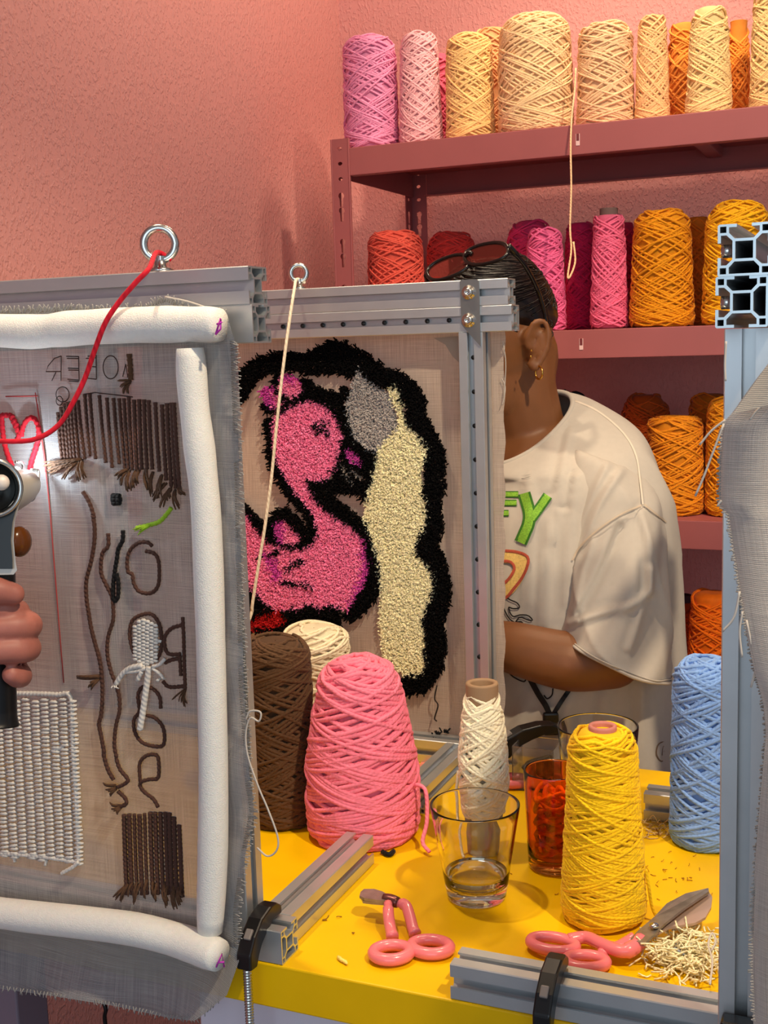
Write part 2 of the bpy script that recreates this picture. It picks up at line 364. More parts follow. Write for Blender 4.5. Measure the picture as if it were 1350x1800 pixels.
# ================================================================== YARN CONES
def cone_profile(rb, rt, h, dome, core, bulge=0.0):
    P = [(rb*.80, .0), (rb*.95, .003), (rb, .012)]
    for t in np.linspace(.1, 1, 10):
        z = .012+(h-dome-.012)*t; P.append((rb+(rt-rb)*t+bulge*math.sin(math.pi*t), z))
    for a in np.linspace(.2, 1, 6):
        an = a*math.pi/2; P.append((core+(rt-core)*math.cos(an), h-dome+dome*math.sin(an)))
    return np.array(P)
def winding(mb, prof, base, sr, turns, per, seg, sides, seed, tight=.25, smax=1.0, grow=1.1, loose=0.0):
    rs = np.random.RandomState(seed)
    seglen = np.linalg.norm(np.diff(prof, axis=0), axis=1); S = np.concatenate([[0], np.cumsum(seglen)]); S /= S[-1]
    n = int(turns*seg)
    nst = max(4, int(turns/per)+2)
    lo = rs.uniform(.01, .02+tight*.25, nst); hi = smax-rs.uniform(0, tight, nst)
    ends = np.where(np.arange(nst) % 2 == 0, lo, hi)
    durs = per*rs.uniform(.75, 1.3, nst); kt = np.concatenate([[0], np.cumsum(durs)])[:nst]; kt *= turns/kt[-1]
    tt = np.linspace(0, turns, n)
    i = np.clip(np.searchsorted(kt, tt, 'right')-1, 0, nst-2); f = (tt-kt[i])/(kt[i+1]-kt[i])
    f = f-.12*np.sin(2*np.pi*f)/(2)*.9
    s = ends[i]+(ends[i+1]-ends[i])*f
    th = tt*2*np.pi+rs.uniform(0, 6)
    r = np.interp(s, S, prof[:, 0]); z = np.interp(s, S, prof[:, 1])
    ds = 1e-3; dr = np.interp(np.clip(s+ds, 0, 1), S, prof[:, 0])-np.interp(np.clip(s-ds, 0, 1), S, prof[:, 0]); dz = np.interp(np.clip(s+ds, 0, 1), S, prof[:, 1])-np.interp(np.clip(s-ds, 0, 1), S, prof[:, 1])
    ln = np.sqrt(dr**2+dz**2)+1e-9; nr, nz = dz/ln, -dr/ln
    wob = np.interp(tt, np.linspace(0, turns, int(turns*5)), rs.normal(0, 1, int(turns*5)))
    off = sr*(.25+grow*tt/turns+.22*wob)+loose*np.maximum(0, np.interp(tt, np.linspace(0, turns, int(turns*2)), rs.normal(-1.2, 1, int(turns*2))))
    z = z+sr*.5*np.interp(tt, np.linspace(0, turns, int(turns*4)), rs.normal(0, 1, int(turns*4)))
    R = r+off*nr; Z = np.maximum(z+off*nz, sr*.9)
    C, Sn = np.cos(th), np.sin(th)
    P = np.stack([R*C, R*Sn, Z], -1)+base; Nn = np.stack([nr*C, nr*Sn, nz], -1)
    mb.tube(P, sr, sides, N=Nn)
def yarn_cone(label, base, rb, rt, h, rgb, sr=.0021, dome=.02, core=.016, bulge=.0, turns=70, per=1.6, seg=26, sides=5, seed=1, group=None, tube=None, tight=.25, body=None, loose=0, tail=None, core_h=.0, core_r=None, smax=1.0, twist=1100):
    base = np.array([float(q) for q in base])
    root = empty('yarn_cone', base, label, 'yarn cone', group)
    prof = cone_profile(rb-sr*2.2, rt-sr*2.2, h-sr*2, dome, core, bulge)
    mat = yarn_mat(rgb, twist)
    mb = MB(); winding(mb, prof, base, sr, turns, per, seg, sides, seed, tight, smax=smax, loose=loose)
    w = mb.build('yarn_winding', mat, root)
    bb = MB(); pb = prof.copy(); pb[:, 0] = np.maximum(pb[:, 0]-sr*.3, .001); pb = np.vstack([[[.0008, .0]], pb, [[.0008, prof[-1, 1]-.002]]]); bb.lathe(pb, 28, base)
    bb.build('inner_layers', yarn_mat(tuple(int(k*.92) for k in (body or rgb)), twist), root)
    if tube is not None:
        cr = core_r or core*.95; zz = prof[-1, 1]+core_h
        c = MB().lathe([(cr, zz-.03), (cr, zz-.002), (cr*.97, zz), (cr*.75, zz), (cr*.70, zz-.002), (cr*.70, zz-.05), (.001, zz-.05)], 24, base)
        c.build('core_tube', tube, root)
    if tail is not None:
        MB().tube(spl(tail, 60), sr*.85, 6).build('yarn_tail', mat, root)
    return root
def shelf_cone(label, x0, x1, ytop, si, row, rgb, seed, rt=.92, **k):
    Y = YF+(.085 if row == 0 else .215) if row < 2 else YF+.30
    xc = (x0+x1)/2; z = zs[si]+.0012
    ybot = {0: 220, 1: 575, 2: 915, 3: 1250}[si]
    p = onY(xc, ybot, Y); d = depth((p[0], Y, z+.08))
    r = (x1-x0)/2/FPX*d*.985
    h = float(onY(xc, ytop, Y)[2])-z
    kw = dict(turns=88, per=1.35, seg=24, sides=5, sr=.0021, dome=.022, group='yarn cones on the pink shelves'); kw.update(k)
    return yarn_cone(label, (p[0], Y, z), r, r*rt, h, rgb, seed=seed, **kw)
G0 = 'pastel yarn cones on the top shelf'; G1 = 'yarn cones on the second shelf'; G2 = 'gold yarn cones on the third shelf'; G3 = 'orange yarn cones on the fourth shelf'
GREYT = material('grey_core', (112, 88, 84), .8)
shelf_cone('lilac pink yarn cone, first at the wall end of the top shelf', 603, 703, 60, 0, 0, (240, 150, 190), 11, rt=.97, group=G0, dome=.03)
shelf_cone('slim pale pink yarn cone beside the lilac cone on the top shelf', 700, 780, 57, 0, 0, (246, 186, 190), 12, rt=.86, group=G0, per=1.2)
shelf_cone('pink yarn cone half hidden behind the pale pink and peach cones', 745, 800, 92, 0, 1, (240, 110, 140), 13, group=G0, turns=30)
shelf_cone('light peach yellow yarn cone with a loose strand across its front, top shelf', 782, 872, 60, 0, 0, (250, 205, 135), 14, rt=.93, group=G0)
shelf_cone('peach yarn cone peeking over the light peach yellow cone from behind', 832, 905, 46, 0, 1, (252, 190, 130), 15, group=G0, turns=40)
shelf_cone('largest fat cream peach yarn cone in the middle of the top shelf', 874, 1010, 25, 0, 0, (250, 212, 160), 16, rt=.93, group=G0, bulge=.002, turns=80, dome=.03, per=1.1)
# strand hanging from the cone beside it
hang = [at(1012, 120, 2.07), at(1010, 160, 2.065), at(1005, 205, 2.06), at(1003, 260, 2.055), at(1004, 330, 2.055), at(1002, 400, 2.053), at(1004, 440, 2.053), at(998, 484, 2.052), at(1002, 486, 2.05), at(1011, 460, 2.05), at(1008, 425, 2.051)]
shelf_cone('cream yarn cone on the top shelf with one strand hanging far down', 1012, 1117, 38, 0, 0, (250, 208, 160), 17, rt=.92, group=G0, tail=hang, turns=70)
shelf_cone('narrow tall peach yarn cone right of the cream cone with hanging strand', 1115, 1178, 25, 0, 0, (250, 200, 140), 18, rt=.82, group=G0, per=1.2)
shelf_cone('bright orange yarn cone behind the narrow peach cone on the top shelf', 1172, 1232, 38, 0, 1, (255, 168, 70), 19, group=G0, turns=45)
shelf_cone('tall pale straw yellow yarn cone with rounded top, top shelf', 1203, 1288, 10, 0, 0, (246, 214, 150), 20, rt=.80, group=G0, dome=.035)
shelf_cone('slim orange yarn cone behind and right of the straw yellow cone', 1276, 1318, 34, 0, 1, (255, 160, 60), 21, group=G0, turns=50)
shelf_cone('tallest straw coloured yarn cone at the cropped end of the top shelf', 1316, 1392, -22, 0, 0, (240, 205, 140), 22, rt=.85, group=G0)
# second shelf
shelf_cone('wide coral yarn cone nearest the wall on the second shelf', 645, 752, 404, 1, 0, (238, 96, 78), 31, rt=.93, group=G1, turns=75)
shelf_cone('bright coral red yarn cone behind the sunglasses on the second shelf', 742, 850, 404, 1, 1, (236, 70, 62), 32, rt=.8, group=G1, dome=.035)
shelf_cone('hot pink rounded yarn cone behind the bright pink cone, second shelf', 882, 985, 384, 1, 1, (238, 60, 116), 33, rt=.8, group=G1, dome=.045)
shelf_cone('glossy mid pink yarn cone in front beside the person, second shelf', 922, 997, 400, 1, 0, (246, 108, 160), 34, rt=.86, group=G1)
shelf_cone('magenta yarn cone in the shade between two pink cones, second shelf', 992, 1052, 388, 1, 1, (226, 40, 100), 35, group=G1)
shelf_cone('slim bubblegum pink yarn cone with grey core tube, second shelf', 1036, 1106, 374, 1, 0, (246, 112, 150), 36, rt=.80, group=G1, tube=GREYT, core=.017, core_h=.012, dome=.008)
shelf_cone('dark magenta yarn cone hidden behind the slim pink cone, second shelf', 1072, 1122, 388, 1, 1, (216, 40, 84), 37, group=G1, turns=40)
shelf_cone('mustard yellow yarn cone standing alone in front on the second shelf', 1105, 1222, 368, 1, 0, (232, 150, 10), 38, rt=.86, group=G1, turns=80, dome=.02)
shelf_cone('orange yarn cone in the gap between mustard and bright yellow cones', 1200, 1252, 378, 1, 1, (246, 134, 24), 39, group=G1, turns=45)
shelf_cone('fat bright yellow yarn cone behind the aluminium rail ends, second shelf', 1232, 1356, 352, 1, 0, (250, 184, 16), 40, rt=.9, group=G1, dome=.04, turns=80)
# third shelf
shelf_cone('rust orange yarn cone with domed top deep on the third shelf', 1080, 1190, 690, 2, 1, (196, 84, 14), 51, rt=.8, group=G2, dome=.05)
shelf_cone('golden yarn cone with flat top beside the shoulder, third shelf', 1132, 1240, 730, 2, 0, (226, 138, 16), 52, rt=.92, group=G2, dome=.008, turns=80)
shelf_cone('dark gold yarn cone at the back of the third shelf', 1206, 1290, 688, 2, 1, (206, 112, 10), 53, group=G2, turns=45)
shelf_cone('golden yarn cone half cut by the aluminium post, third shelf', 1238, 1330, 696, 2, 0, (232, 150, 14), 54, rt=.95, group=G2, dome=.025)
shelf_cone('fuzzy black yarn cone showing above the collar, third shelf', 955, 1046, 686, 2, 1, (18, 16, 18), 55, rt=.8, group=G2, dome=.04, loose=.004)
# fourth shelf
shelf_cone('slim dark orange yarn cone with dark core tube, fourth shelf', 1176, 1226, 1054, 3, 1, (206, 78, 10), 61, rt=.8, group=G3, tube=material('dark_core', (70, 40, 46), .7), core_h=.014, dome=.008, core=.016)
shelf_cone('vivid orange yarn cone beside the aluminium post, fourth shelf', 1204, 1300, 1036, 3, 0, (250, 118, 6), 62, rt=.82, group=G3, dome=.012, turns=70)

# ================================================================== WORK TABLE
YT0, YT1 = .832, 1.395
TX0, TX1 = -1.10, .55
table = empty('work_table', (-.3, 1.1, 0), 'long yellow topped work table with white cabinet underneath', 'table')
TH = .040
MB().box(((TX0+TX1)/2, (YT0+YT1)/2, TZ-TH/2), (TX1-TX0, YT1-YT0, TH), .0015).build('table_top', TABLEY, table).cycles.is_caustics_receiver = True
cxl = float(onY(335, 1795, YT0+.02)[0])
MB().box(((cxl+TX1)/2, (YT0+YT1)/2, (TZ-TH)/2-.0005), (TX1-cxl-.02, YT1-YT0-.04, TZ-TH-.001), .002).build('cabinet', CABW, table)
for yy in (YT0+.045, YT1-.045):
    MB().box((float(onY(8, 1770, YT0+.03)[0]), yy, (TZ-TH)/2-.0005), (.045, .045, TZ-TH-.001), .002).build('leg', material('grey_leg', (120, 108, 122), .5), table)

# ================================================================== ALUMINIUM PROFILES
def section(open_sides='tblr', h=.015):
    """T-slot profile section: outer loop + voids (metres, centred)"""
    k = h/15.0
    slot = [(4.2, 15), (4.2, 13.2), (8.6, 13.2), (8.6, 10.0), (5.4, 6.6), (-5.4, 6.6), (-8.6, 10.0), (-8.6, 13.2), (-4.2, 13.2), (-4.2, 15)]
    void = [(8.6, 13.6), (8.6, 10.0), (5.4, 6.6), (-5.4, 6.6), (-8.6, 10.0), (-8.6, 13.6)]
    rot = {'t': lambda p: p, 'r': lambda p: (p[1], -p[0]), 'b': lambda p: (-p[0], -p[1]), 'l': lambda p: (-p[1], p[0])}
    out, holes = [], []
    for sd in 'trbl':
        c = rot[sd]((-14.2, 15)); c0 = rot[sd]((-15, 14.2))
        out += [c0, c]
        if sd in open_sides: out += [rot[sd](p) for p in reversed(slot)]
        else: holes.append([rot[sd](p) for p in void])
    holes.append([(-5, -5), (5, -5), (5, 5), (-5, 5)])
    for sx in (-1, 1):
        for sy in (-1, 1):
            a, b = 10.1, 13.7; holes.append([(sx*x, sy*y) for x, y in ((a, a), (b, a), (b, b), (a, b))])
    return [[(x*k, y*k) for x, y in l] for l in [out]+holes]
def bar(name, axis, c0, c1, open_sides, parent):
    """axis along X: section (a=Y, b=Z); along Y: (a=X, b=Z); along Z: (a=X, b=Y)"""
    c0 = np.array(c0, float); c1 = np.array(c1, float)
    fn = {'X': lambda a, b, t: (t, c0[1]+a, c0[2]+b), 'Y': lambda a, b, t: (c0[0]+a, t, c0[2]+b), 'Z': lambda a, b, t: (c0[0]+a, c0[1]+b, t)}[axis]
    i = 'XYZ'.index(axis)
    o = MB().prism(section(open_sides), fn, c0[i], c1[i]).build(name, ALU, parent, fixn=True)
    o.data.materials.append(ALUCUT)
    for p in o.data.polygons:
        if len(p.vertices) == 3: p.material_index = 1
    return o
def hexbolt(parent, c, r=.0062):
    """button head bolt on a washer, axis -Y"""
    mb = MB(); c = np.array(c, float)
    def ring(pr):
        n = 20; P = []
        for rr, dd in pr:
            for k in range(n): a = 2*math.pi*k/n; P.append((c[0]+rr*math.cos(a), c[1]-dd, c[2]+rr*math.sin(a)))
        F = [(i*n+j, i*n+(j+1) % n, (i+1)*n+(j+1) % n, (i+1)*n+j) for i in range(len(pr)-1) for j in range(n)]
        mb.add(P, F)
    ring([(r*1.35, 0), (r*1.35, .0012), (r*.9, .0013), (r*.9, .0015), (r*.86, .004), (r*.65, .0052), (r*.45, .0055), (r*.42, .003), (.0001, .003)])
    return mb.build('bolt', STEEL, parent, fixn=True)
def eye_bolt(parent, base, R=.0125, r=.0034, yaw=.35):
    base = np.array(base, float); mb = MB()
    mb.lathe([(.001, 0), (R*.8, 0), (R*.8, .003), (R*.45, .004), (R*.36, .010), (R*.36, .013)], 20, base)
    an = np.linspace(0, 2*math.pi, 33)[:-1]
    P = np.stack([R*np.cos(an)*math.cos(yaw), R*np.cos(an)*math.sin(yaw), R*np.sin(an)+.010+R], -1)+base
    mb.tube(P, r, 10, closed=True)
    return mb.build('eye_bolt', STEEL, parent)

GF = 'aluminium tufting frames on the table'
# ---- left frame (plane along X, front face at Y = .833)
LY = .833+.015
lf = empty('tufting_loom', (-.75, LY, TZ), 'aluminium tufting frame holding the grey cloth with brown yarn drawing', 'frame', GF)
LZ0, LZ1 = TZ+.523, TZ+.583
XE = -.466
bar('rail', 'X', (-1.02, LY, TZ+.568), (XE-.002, LY, 0), 'frk'.replace('f', 'l').replace('k', ''), lf)
bar('rail', 'X', (-1.02, LY, TZ+.538), (XE, LY, 0), 'rt', lf)
xp = float(onY(460, 1500, .863)[0])-.015
bar('post', 'Z', (xp, LY, TZ+.030), (0, 0, LZ0), 'lrtb', lf)
bar('post', 'Z', (-1.0, LY, TZ+.030), (0, 0, LZ0), 'lrtb', lf)
bar('rail', 'X', (-1.02, LY, TZ+.0152), (-.4655, LY, 0), 'rt', lf)
bar('foot', 'Y', (-.487, LY+.0155, TZ+.0152), (0, 1.043, 0), 'trlb', lf)
e = onY(283, 478, LY); LEYE = np.array([e[0], LY, LZ1]); eye_bolt(lf, LEYE, .0128, .0034, .5)
# ---- middle frame (front face at Y = 1.33)
MY = 1.33+.015
mf = empty('tufting_loom', (-.7, MY, TZ), 'aluminium tufting frame holding the cloth with the pink bird rug', 'frame', GF)
MZ0 = TZ+.529
xr1 = float(onY(893, 540, 1.33)[0]); xr2 = float(onY(899, 540, 1.33)[0])
bar('rail', 'X', (-1.02, MY, MZ0+.045), (xr1, MY, 0), 'lr', mf)
bar('rail', 'X', (-1.02, MY, MZ0+.015), (xr2, MY, 0), 'lb', mf)
xm = float(onY(812, 900, 1.33)[0])+.015
bar('post', 'Z', (xm, MY, TZ+.031), (0, 0, MZ0), 'lrtb', mf)
bar('post', 'Z', (-.985, MY, TZ+.031), (0, 0, MZ0), 'lrtb', mf)
bar('rail', 'X', (-1.02, MY, TZ+.0152), (float(onY(905, 1320, 1.33)[0]), MY, 0), 'lt', mf)
bar('foot', 'Y', (-.484, MY-.0155, TZ+.0152), (0, 1.178, 0), 'trl', mf)
e = onY(526, 500, MY); MEYE = np.array([e[0], MY, MZ0+.060]); eye_bolt(mf, MEYE, .0098, .0030, .5)
def poly_on_Y(pts, Y): return [(float(onY(x, y, Y)[0]), float(onY(x, y, Y)[2])) for x, y in pts]
pl = poly_on_Y([(809, 495), (812, 492), (839, 491), (843, 495), (846, 609), (818, 578), (812, 570)], 1.33)
br = MB().prism([pl], lambda a, b, t: (a, 1.3298-t, b), 0, .002).build('corner_bracket', material('bracket_steel', (142, 142, 140), .42, .9), mf, fixn=True)
for yy in (514, 563): hexbolt(br, onY(824, yy, 1.328))
sc0 = MB().tube([(0, -.0012, 0), (0, .0006, 0)], .0028, 10).build('screw', material('dark_screw', (70, 70, 72), .4, .8))
first = True
for c in [(xx, MY-.0078, MZ0+.015) for xx in np.arange(-.98, -.44, .0275)]+[(xm+.001, MY-.0078, zz) for zz in np.arange(TZ+.06, MZ0-.01, .04)]:
    o = sc0 if first else sc0.copy()
    if not first: COL.objects.link(o)
    first = False; o.parent = mf; o.matrix_parent_inverse = Matrix.Translation(-mf.location); o.location = [float(q) for q in c]
# ---- right frame (plane along Y, near end towards the camera)
RX = -.100+.015
rf = empty('tufting_loom', (RX, .95, TZ), 'aluminium tufting frame seen end on with pale cloth in front', 'frame', GF)
RZ0 = TZ+.523
bar('rail', 'Y', (RX+.0012, .737, RZ0+.0445), (0, 1.30, 0), 'tlr', rf)
bar('rail', 'Y', (RX, .738, RZ0+.0145), (0, 1.30, 0), 'tlb', rf)
bar('post', 'Z', (RX, .793, TZ+.0302), (0, 0, RZ0-.001), 'lrtb', rf)
bar('post', 'Z', (RX, 1.27, TZ+.0302), (0, 0, RZ0-.001), 'lrtb', rf)
bar('rail', 'Y', (RX, .778, TZ+.0152), (0, 1.30, 0), 'tlr', rf)
bar('foot', 'X', (-.314, .848, TZ+.0152), (-.1005, 0, 0), 'ltrb', rf)
bar('foot', 'X', (float(onY(1136, 1385, 1.255)[0]), 1.255, TZ+.0152), (-.1005, 0, 0), 'ltrb', rf)
for zz in (RZ0+.0445, RZ0+.0145):   # bolt shanks seen inside the open left slots
    MB().tube([(RX-.0125, .745, zz), (RX-.0066, .745, zz)], .0040, 12).build('slot_bolt', STEEL, rf)
p = onZ(1278, 1782, TZ+.045)
MB().box((-.085, .771, TZ+.050), (.024, .014, .03), .002).build('end_bracket', BLACKPL, rf)

# ================================================================== F-CLAMPS
def f_clamp(xc, yc, label, zo=.032, s=.66, rodlen=.20, rot=0.0, zs=1.0):
    """jaw pad rests at (xc, yc); the arm reaches out along -Y turned by rot about Z"""
    root = empty('screw_clamp', (xc, yc, TZ+zo), label, 'clamp', 'black screw clamps')
    P = [(.868, .0320), (.868, .043), (.856, .0515), (.838, .0535), (.815, .048), (.795, .033), (.781, .014), (.780, -.006), (.798, -.008), (.804, .004), (.814, .016), (.828, .0255), (.842, .0325)]
    P = [((y-.868)*s, (z-.032)*s*zs) for y, z in P]; cr_, sr_ = math.cos(rot), math.sin(rot)
    def fn(a, b, t): return (xc+t*cr_-a*sr_, yc+t*sr_+a*cr_, TZ+zo+b)
    j = MB().prism([P], fn, -.0105*s, .0105*s).build('jaw', BLACKPL, root, fixn=True)
    bv = j.modifiers.new('b', 'BEVEL'); bv.width = .0016; bv.segments = 2
    ang = Matrix.Rotation(rot, 3, 'Z') @ Matrix.Rotation(.75, 3, 'X')
    MB().box(fn((.797-.868)*s, (.034-.032)*s*zs, 0), (.010*s, .014*s, .004), .001, ang).build('jaw_inset', material('clamp_label', (120, 112, 108), .5), j)
    q = fn((.789-.868)*s, (-.006-.032)*s*zs, 0)
    t = np.linspace(0, 1, int(rodlen/.0007)); r = .0034+.0006*np.sin(t*rodlen/.0025*2*math.pi)
    MB().tube(np.stack([np.full_like(t, q[0]), np.full_like(t, q[1]), q[2]-t*rodlen], -1), r, 10).build('threaded_rod', STEEL, root)
    return root
f_clamp(-.4862, .862, 'black screw clamp on the rail end at the table corner beside the grey cloth')
f_clamp(float(onZ(985, 1690, TZ+.034)[0]), .860, 'black screw clamp gripping the aluminium foot beside the pink scissor rings')
p = onY(985, 1268, 1.345)
f_clamp(float(p[0]), 1.345, 'black screw clamp on the far rail below the forearm', zo=float(p[2])-TZ-.012, s=.95, rodlen=.05, rot=-.95, zs=.62)

# ================================================================== LEFT CLOTH, FOAM TUBES, YARN DRAWING
def interp(tab, v): t = np.array(tab, float); return np.interp(v, t[:, 0], t[:, 1])
CLY = .824
top_t = [(-200, 545), (0, 545), (100, 540), (200, 541), (250, 538), (292, 522), (320, 536), (345, 546), (395, 548), (450, 560)]
bot_t = [(-200, 1710), (0, 1738), (100, 1752), (200, 1768), (300, 1790), (345, 1795), (395, 1752), (450, 1715)]
rgt_t = [(520, 395), (548, 397), (600, 413), (800, 420), (1000, 424), (1200, 428), (1380, 440), (1425, 447), (1500, 432), (1600, 418), (1690, 420), (1735, 404), (1800, 380)]
nu, nv = 46, 80; V = []; UV = []
for i in range(nu):
    for j in range(nv):
        v = j/(nv-1); u = i/(nu-1)
        x = -230+u*650; y = 545+v*1200
        for _ in range(4):
            y = interp(top_t, x)+v*(interp(bot_t, x)-interp(top_t, x)); x = -230+u*(interp(rgt_t, y)+230)
        Yd = CLY+.0015*math.sin(u*17+v*5)
        if y > 1640: Yd -= (y-1640)/150*.02*(1+.5*math.sin(u*14))
        if x > 370: Yd -= (x-370)/60*.010*(1+.5*math.sin(v*40))
        p = onY(x, y, Yd); V.append(p); UV.append((p[0], p[2]))
cl = cloth_obj('tufting_cloth', V, nu, nv, UV, LINEN)
tag(cl, 'grey tufting cloth seen from behind with brown yarn drawing and mirrored letters', 'cloth')
# frayed edges
rs = np.random.RandomState(5); mb = MB()
for y in np.arange(600, 1690, 4.2):
    x = interp(rgt_t, y); a = onY(x-8, y, CLY-.010); b = onY(x+rs.uniform(2, 9), y+rs.uniform(-2, 5), CLY-.012-rs.uniform(0, .004))
    mb.tube([a, (a+b)/2+[0, 0, rs.uniform(-.001, .001)], b], .0005, 4)
for x in np.arange(-60, 395, 3.5):
    y = interp(top_t, x); a = onY(x, y+8, CLY-.002); b = onY(x+rs.uniform(-8, 8), y-rs.uniform(0, 7), CLY-.006)
    mb.tube([a, (a+b)/2+rs.normal(0, .0008, 3), b], .0005, 4)
for x in np.arange(-60, 390, 6):
    y = interp(bot_t, x); a = onY(x, y-6, .804); b = onY(x+rs.uniform(-4, 4), y+rs.uniform(1, 6), .803)
    mb.tube([a, (a+b)/2+rs.normal(0, .0006, 3), b], .0005, 4)
stuff(mb.build('frayed_threads', LINEN3, cl))
PALETH = material('pale_thread', (196, 188, 178), .9)
mb = MB()
mb.tube(spl([onY(x, y, CLY-.018) for x, y in [(432, 1265), (440, 1250), (458, 1252), (455, 1268), (440, 1262), (432, 1290), (436, 1330), (455, 1385), (470, 1420), (488, 1470), (486, 1495), (470, 1505), (452, 1490)]], 60), .0008, 5).build('loose_thread', PALETH, cl); mb = MB()
mb.tube(spl([onY(x, y, CLY-.018) for x, y in [(290, 522), (330, 530), (375, 545), (384, 549)]], 20), .0007, 5)
mb.build('loose_thread', PALETH, cl)

def foam(label, pts, rad, Y, mark=None, seed=0):
    P = spl([onY(x, y, yy) for (x, y), yy in zip(pts, Y)], 44); n = len(P)
    rs = np.random.RandomState(seed); r = np.full(n, rad)*(1+.02*np.interp(np.arange(n), np.linspace(0, n, 14), rs.normal(0, 1, 14)))
    ends = np.array([.55, .8, .94, 1.0]);
    for k, q in enumerate(ends): r[k] *= 1-.25*(1-q); r[n-1-k] *= q if mark else 1-.25*(1-q)
    mb = MB(); mb.tube(P, r, 20)
    o = mb.build('foam_tube', FOAM); tag(o, label, 'foam tube', 'white foam tubes on the grey cloth')
    o['group'] = 'white foam tubes on the grey cloth'
    return o, P
TR = .0142
t1, P1 = foam('white foam tube clipped across the top of the grey cloth', [(-160, 580), (-40, 580), (60, 583), (130, 577), (220, 572), (320, 570), (388, 571)], TR, [.806]*7, None, 1)
t2, P2 = foam('white foam tube clipped upright along the side of the grey cloth', [(334, 612), (340, 700), (352, 800), (362, 900), (368, 1050), (372, 1200), (375, 1350), (374, 1500), (369, 1636)], TR*.86, [.806]*9, None, 2)
t3, P3 = foam('white foam tube clipped along the bottom of the grey cloth', [(-160, 1590), (-40, 1600), (60, 1612), (150, 1622), (240, 1634), (320, 1655), (386, 1680)], TR, [.802]*6+[.796], None, 3)
PINKINK = material('pink_marker', (206, 60, 190), .7)
def ink(parent, strokes, Y, r, mat, name='letter_mark'):
    mb = MB()
    for s in strokes: mb.tube(np.array([onY(x, y, Y) for x, y in s]), r, 5)
    return mb.build(name, mat, parent)
def end_mark(parent, P, strokes, r, cpx):
    """letter on the round end of the tube: on the plane just off its end"""
    d = P[-1]-P[-2]; d = d/np.linalg.norm(d); c = P[-1]+d*.0007
    mb = MB()
    for s in strokes:
        Q = []
        for x, y in s:
            q = ray(x, y); Q.append(CC+q*(((c-CC)@d)/(q@d)))
        mb.tube(np.array(Q), r, 5)
    return mb.build('letter_mark', PINKINK, parent)
for (tb, P, dy, st) in ((t1, P1, 0, [[(379, 588), (388, 560), (388, 578), (379, 588)], [(381, 570), (390, 566)]]), (t3, P3, 0, [[(380, 1700), (390, 1677), (394, 1700)], [(383, 1692), (394, 1691)]])):
    d = np.array([1.0, 0, 0]); c = P[-1]
    mb = MB()
    for s in st: mb.tube(np.array([onY(x, y, .806-TR-.0002) for x, y in s]), .0008, 5)
    mb.build('letter_mark', PINKINK, tb)

BRN = yarn_mat((76, 48, 38), 1500); BRNF = yarn_mat((84, 56, 36), 1500); BLK = yarn_mat((12, 11, 12), 1500); WHT = yarn_mat((214, 208, 200), 1500)
SY = CLY-.0022
def zpt(o, sc, pts): return [(o[0]+x*sc, o[1]+y*sc) for x, y in pts]
def stitch(pts, r=.0017, mat=BRN, Y=SY, n=None, name='stitch_line', parent=None, bead=True):
    P = spl([onY(x, y, Y) for x, y in pts], n or max(8, len(pts)*10))
    L = np.concatenate([[0], np.cumsum(np.linalg.norm(np.diff(P, axis=0), axis=1))])
    m = max(6, int(L[-1]/.0011)); t = np.linspace(0, L[-1], m); P = np.stack([np.interp(t, L, P[:, k]) for k in range(3)], -1)
    rr = r*(1+(.13*np.sin(t/.0040*2*math.pi)+.07*np.sin(t/.0023*2*math.pi+1) if bead else 0))
    mb = MB(); mb.tube(P, rr, 6); return mb.build(name, mat, parent or cl)
A = ((60, 900), .25); B = ((60, 600), .2222); D = ((0, 1180), .3445)
stitch(zpt(B[0], B[1], [(385, 1190), (420, 1245), (450, 1310), (475, 1400), (478, 1440)])[:-1]+zpt(A[0], A[1], [(412, 20), (425, 110), (422, 220), (400, 350), (368, 480), (368, 600), (385, 720), (402, 820), (430, 930), (460, 1040), (475, 1150), (480, 1300), (470, 1430), (456, 1490), (472, 1580), (490, 1680)])+zpt(D[0], D[1], [(530, 430), (550, 500), (580, 555)]), .0019)
stitch(zpt(A[0], A[1], [(520, 150), (520, 240), (480, 290), (470, 420), (505, 510), (545, 590), (555, 660), (555, 760), (520, 880), (515, 1000), (540, 1120), (570, 1200), (598, 1300), (600, 1400), (580, 1480), (568, 1560), (565, 1650), (580, 1730)])+zpt(D[0], D[1], [(592, 440), (612, 500), (652, 552), (635, 575), (600, 592)]), .0018)
stitch(zpt(D[0], D[1], [(602, 612), (640, 650), (642, 678), (608, 692)]), .0018)
stitch(zpt(A[0], A[1], [(625, 130), (622, 200), (592, 260), (582, 330), (567, 420), (556, 520), (560, 620), (588, 600), (592, 500), (577, 430)]), .0020, BLK)
for pts in (
    [(830, 240), (800, 215), (740, 215), (680, 260), (655, 330), (660, 420), (690, 440), (700, 500), (740, 560), (820, 570), (870, 520), (880, 420), (870, 330), (840, 290), (785, 275)],
    [(720, 1020), (690, 960), (672, 860), (690, 765), (760, 722), (830, 722), (880, 790), (895, 880), (890, 980), (860, 1040)],
    [(1045, 740), (1052, 900), (1056, 1080), (1062, 1240)], [(1040, 795), (965, 820), (918, 880), (922, 960), (952, 1000), (1030, 1000)],
    [(920, 1060), (965, 1040), (1020, 1030)], [(1025, 1010), (1028, 1080), (1032, 1150)], [(905, 1190), (950, 1230), (1060, 1225)],
    [(890, 1380), (882, 1300), (832, 1242), (762, 1232), (730, 1290), (740, 1400), (702, 1460), (710, 1550), (762, 1622), (862, 1650), (912, 1630), (908, 1520), (852, 1450), (790, 1430)]):
    stitch(zpt(A[0], A[1], pts), .0017)
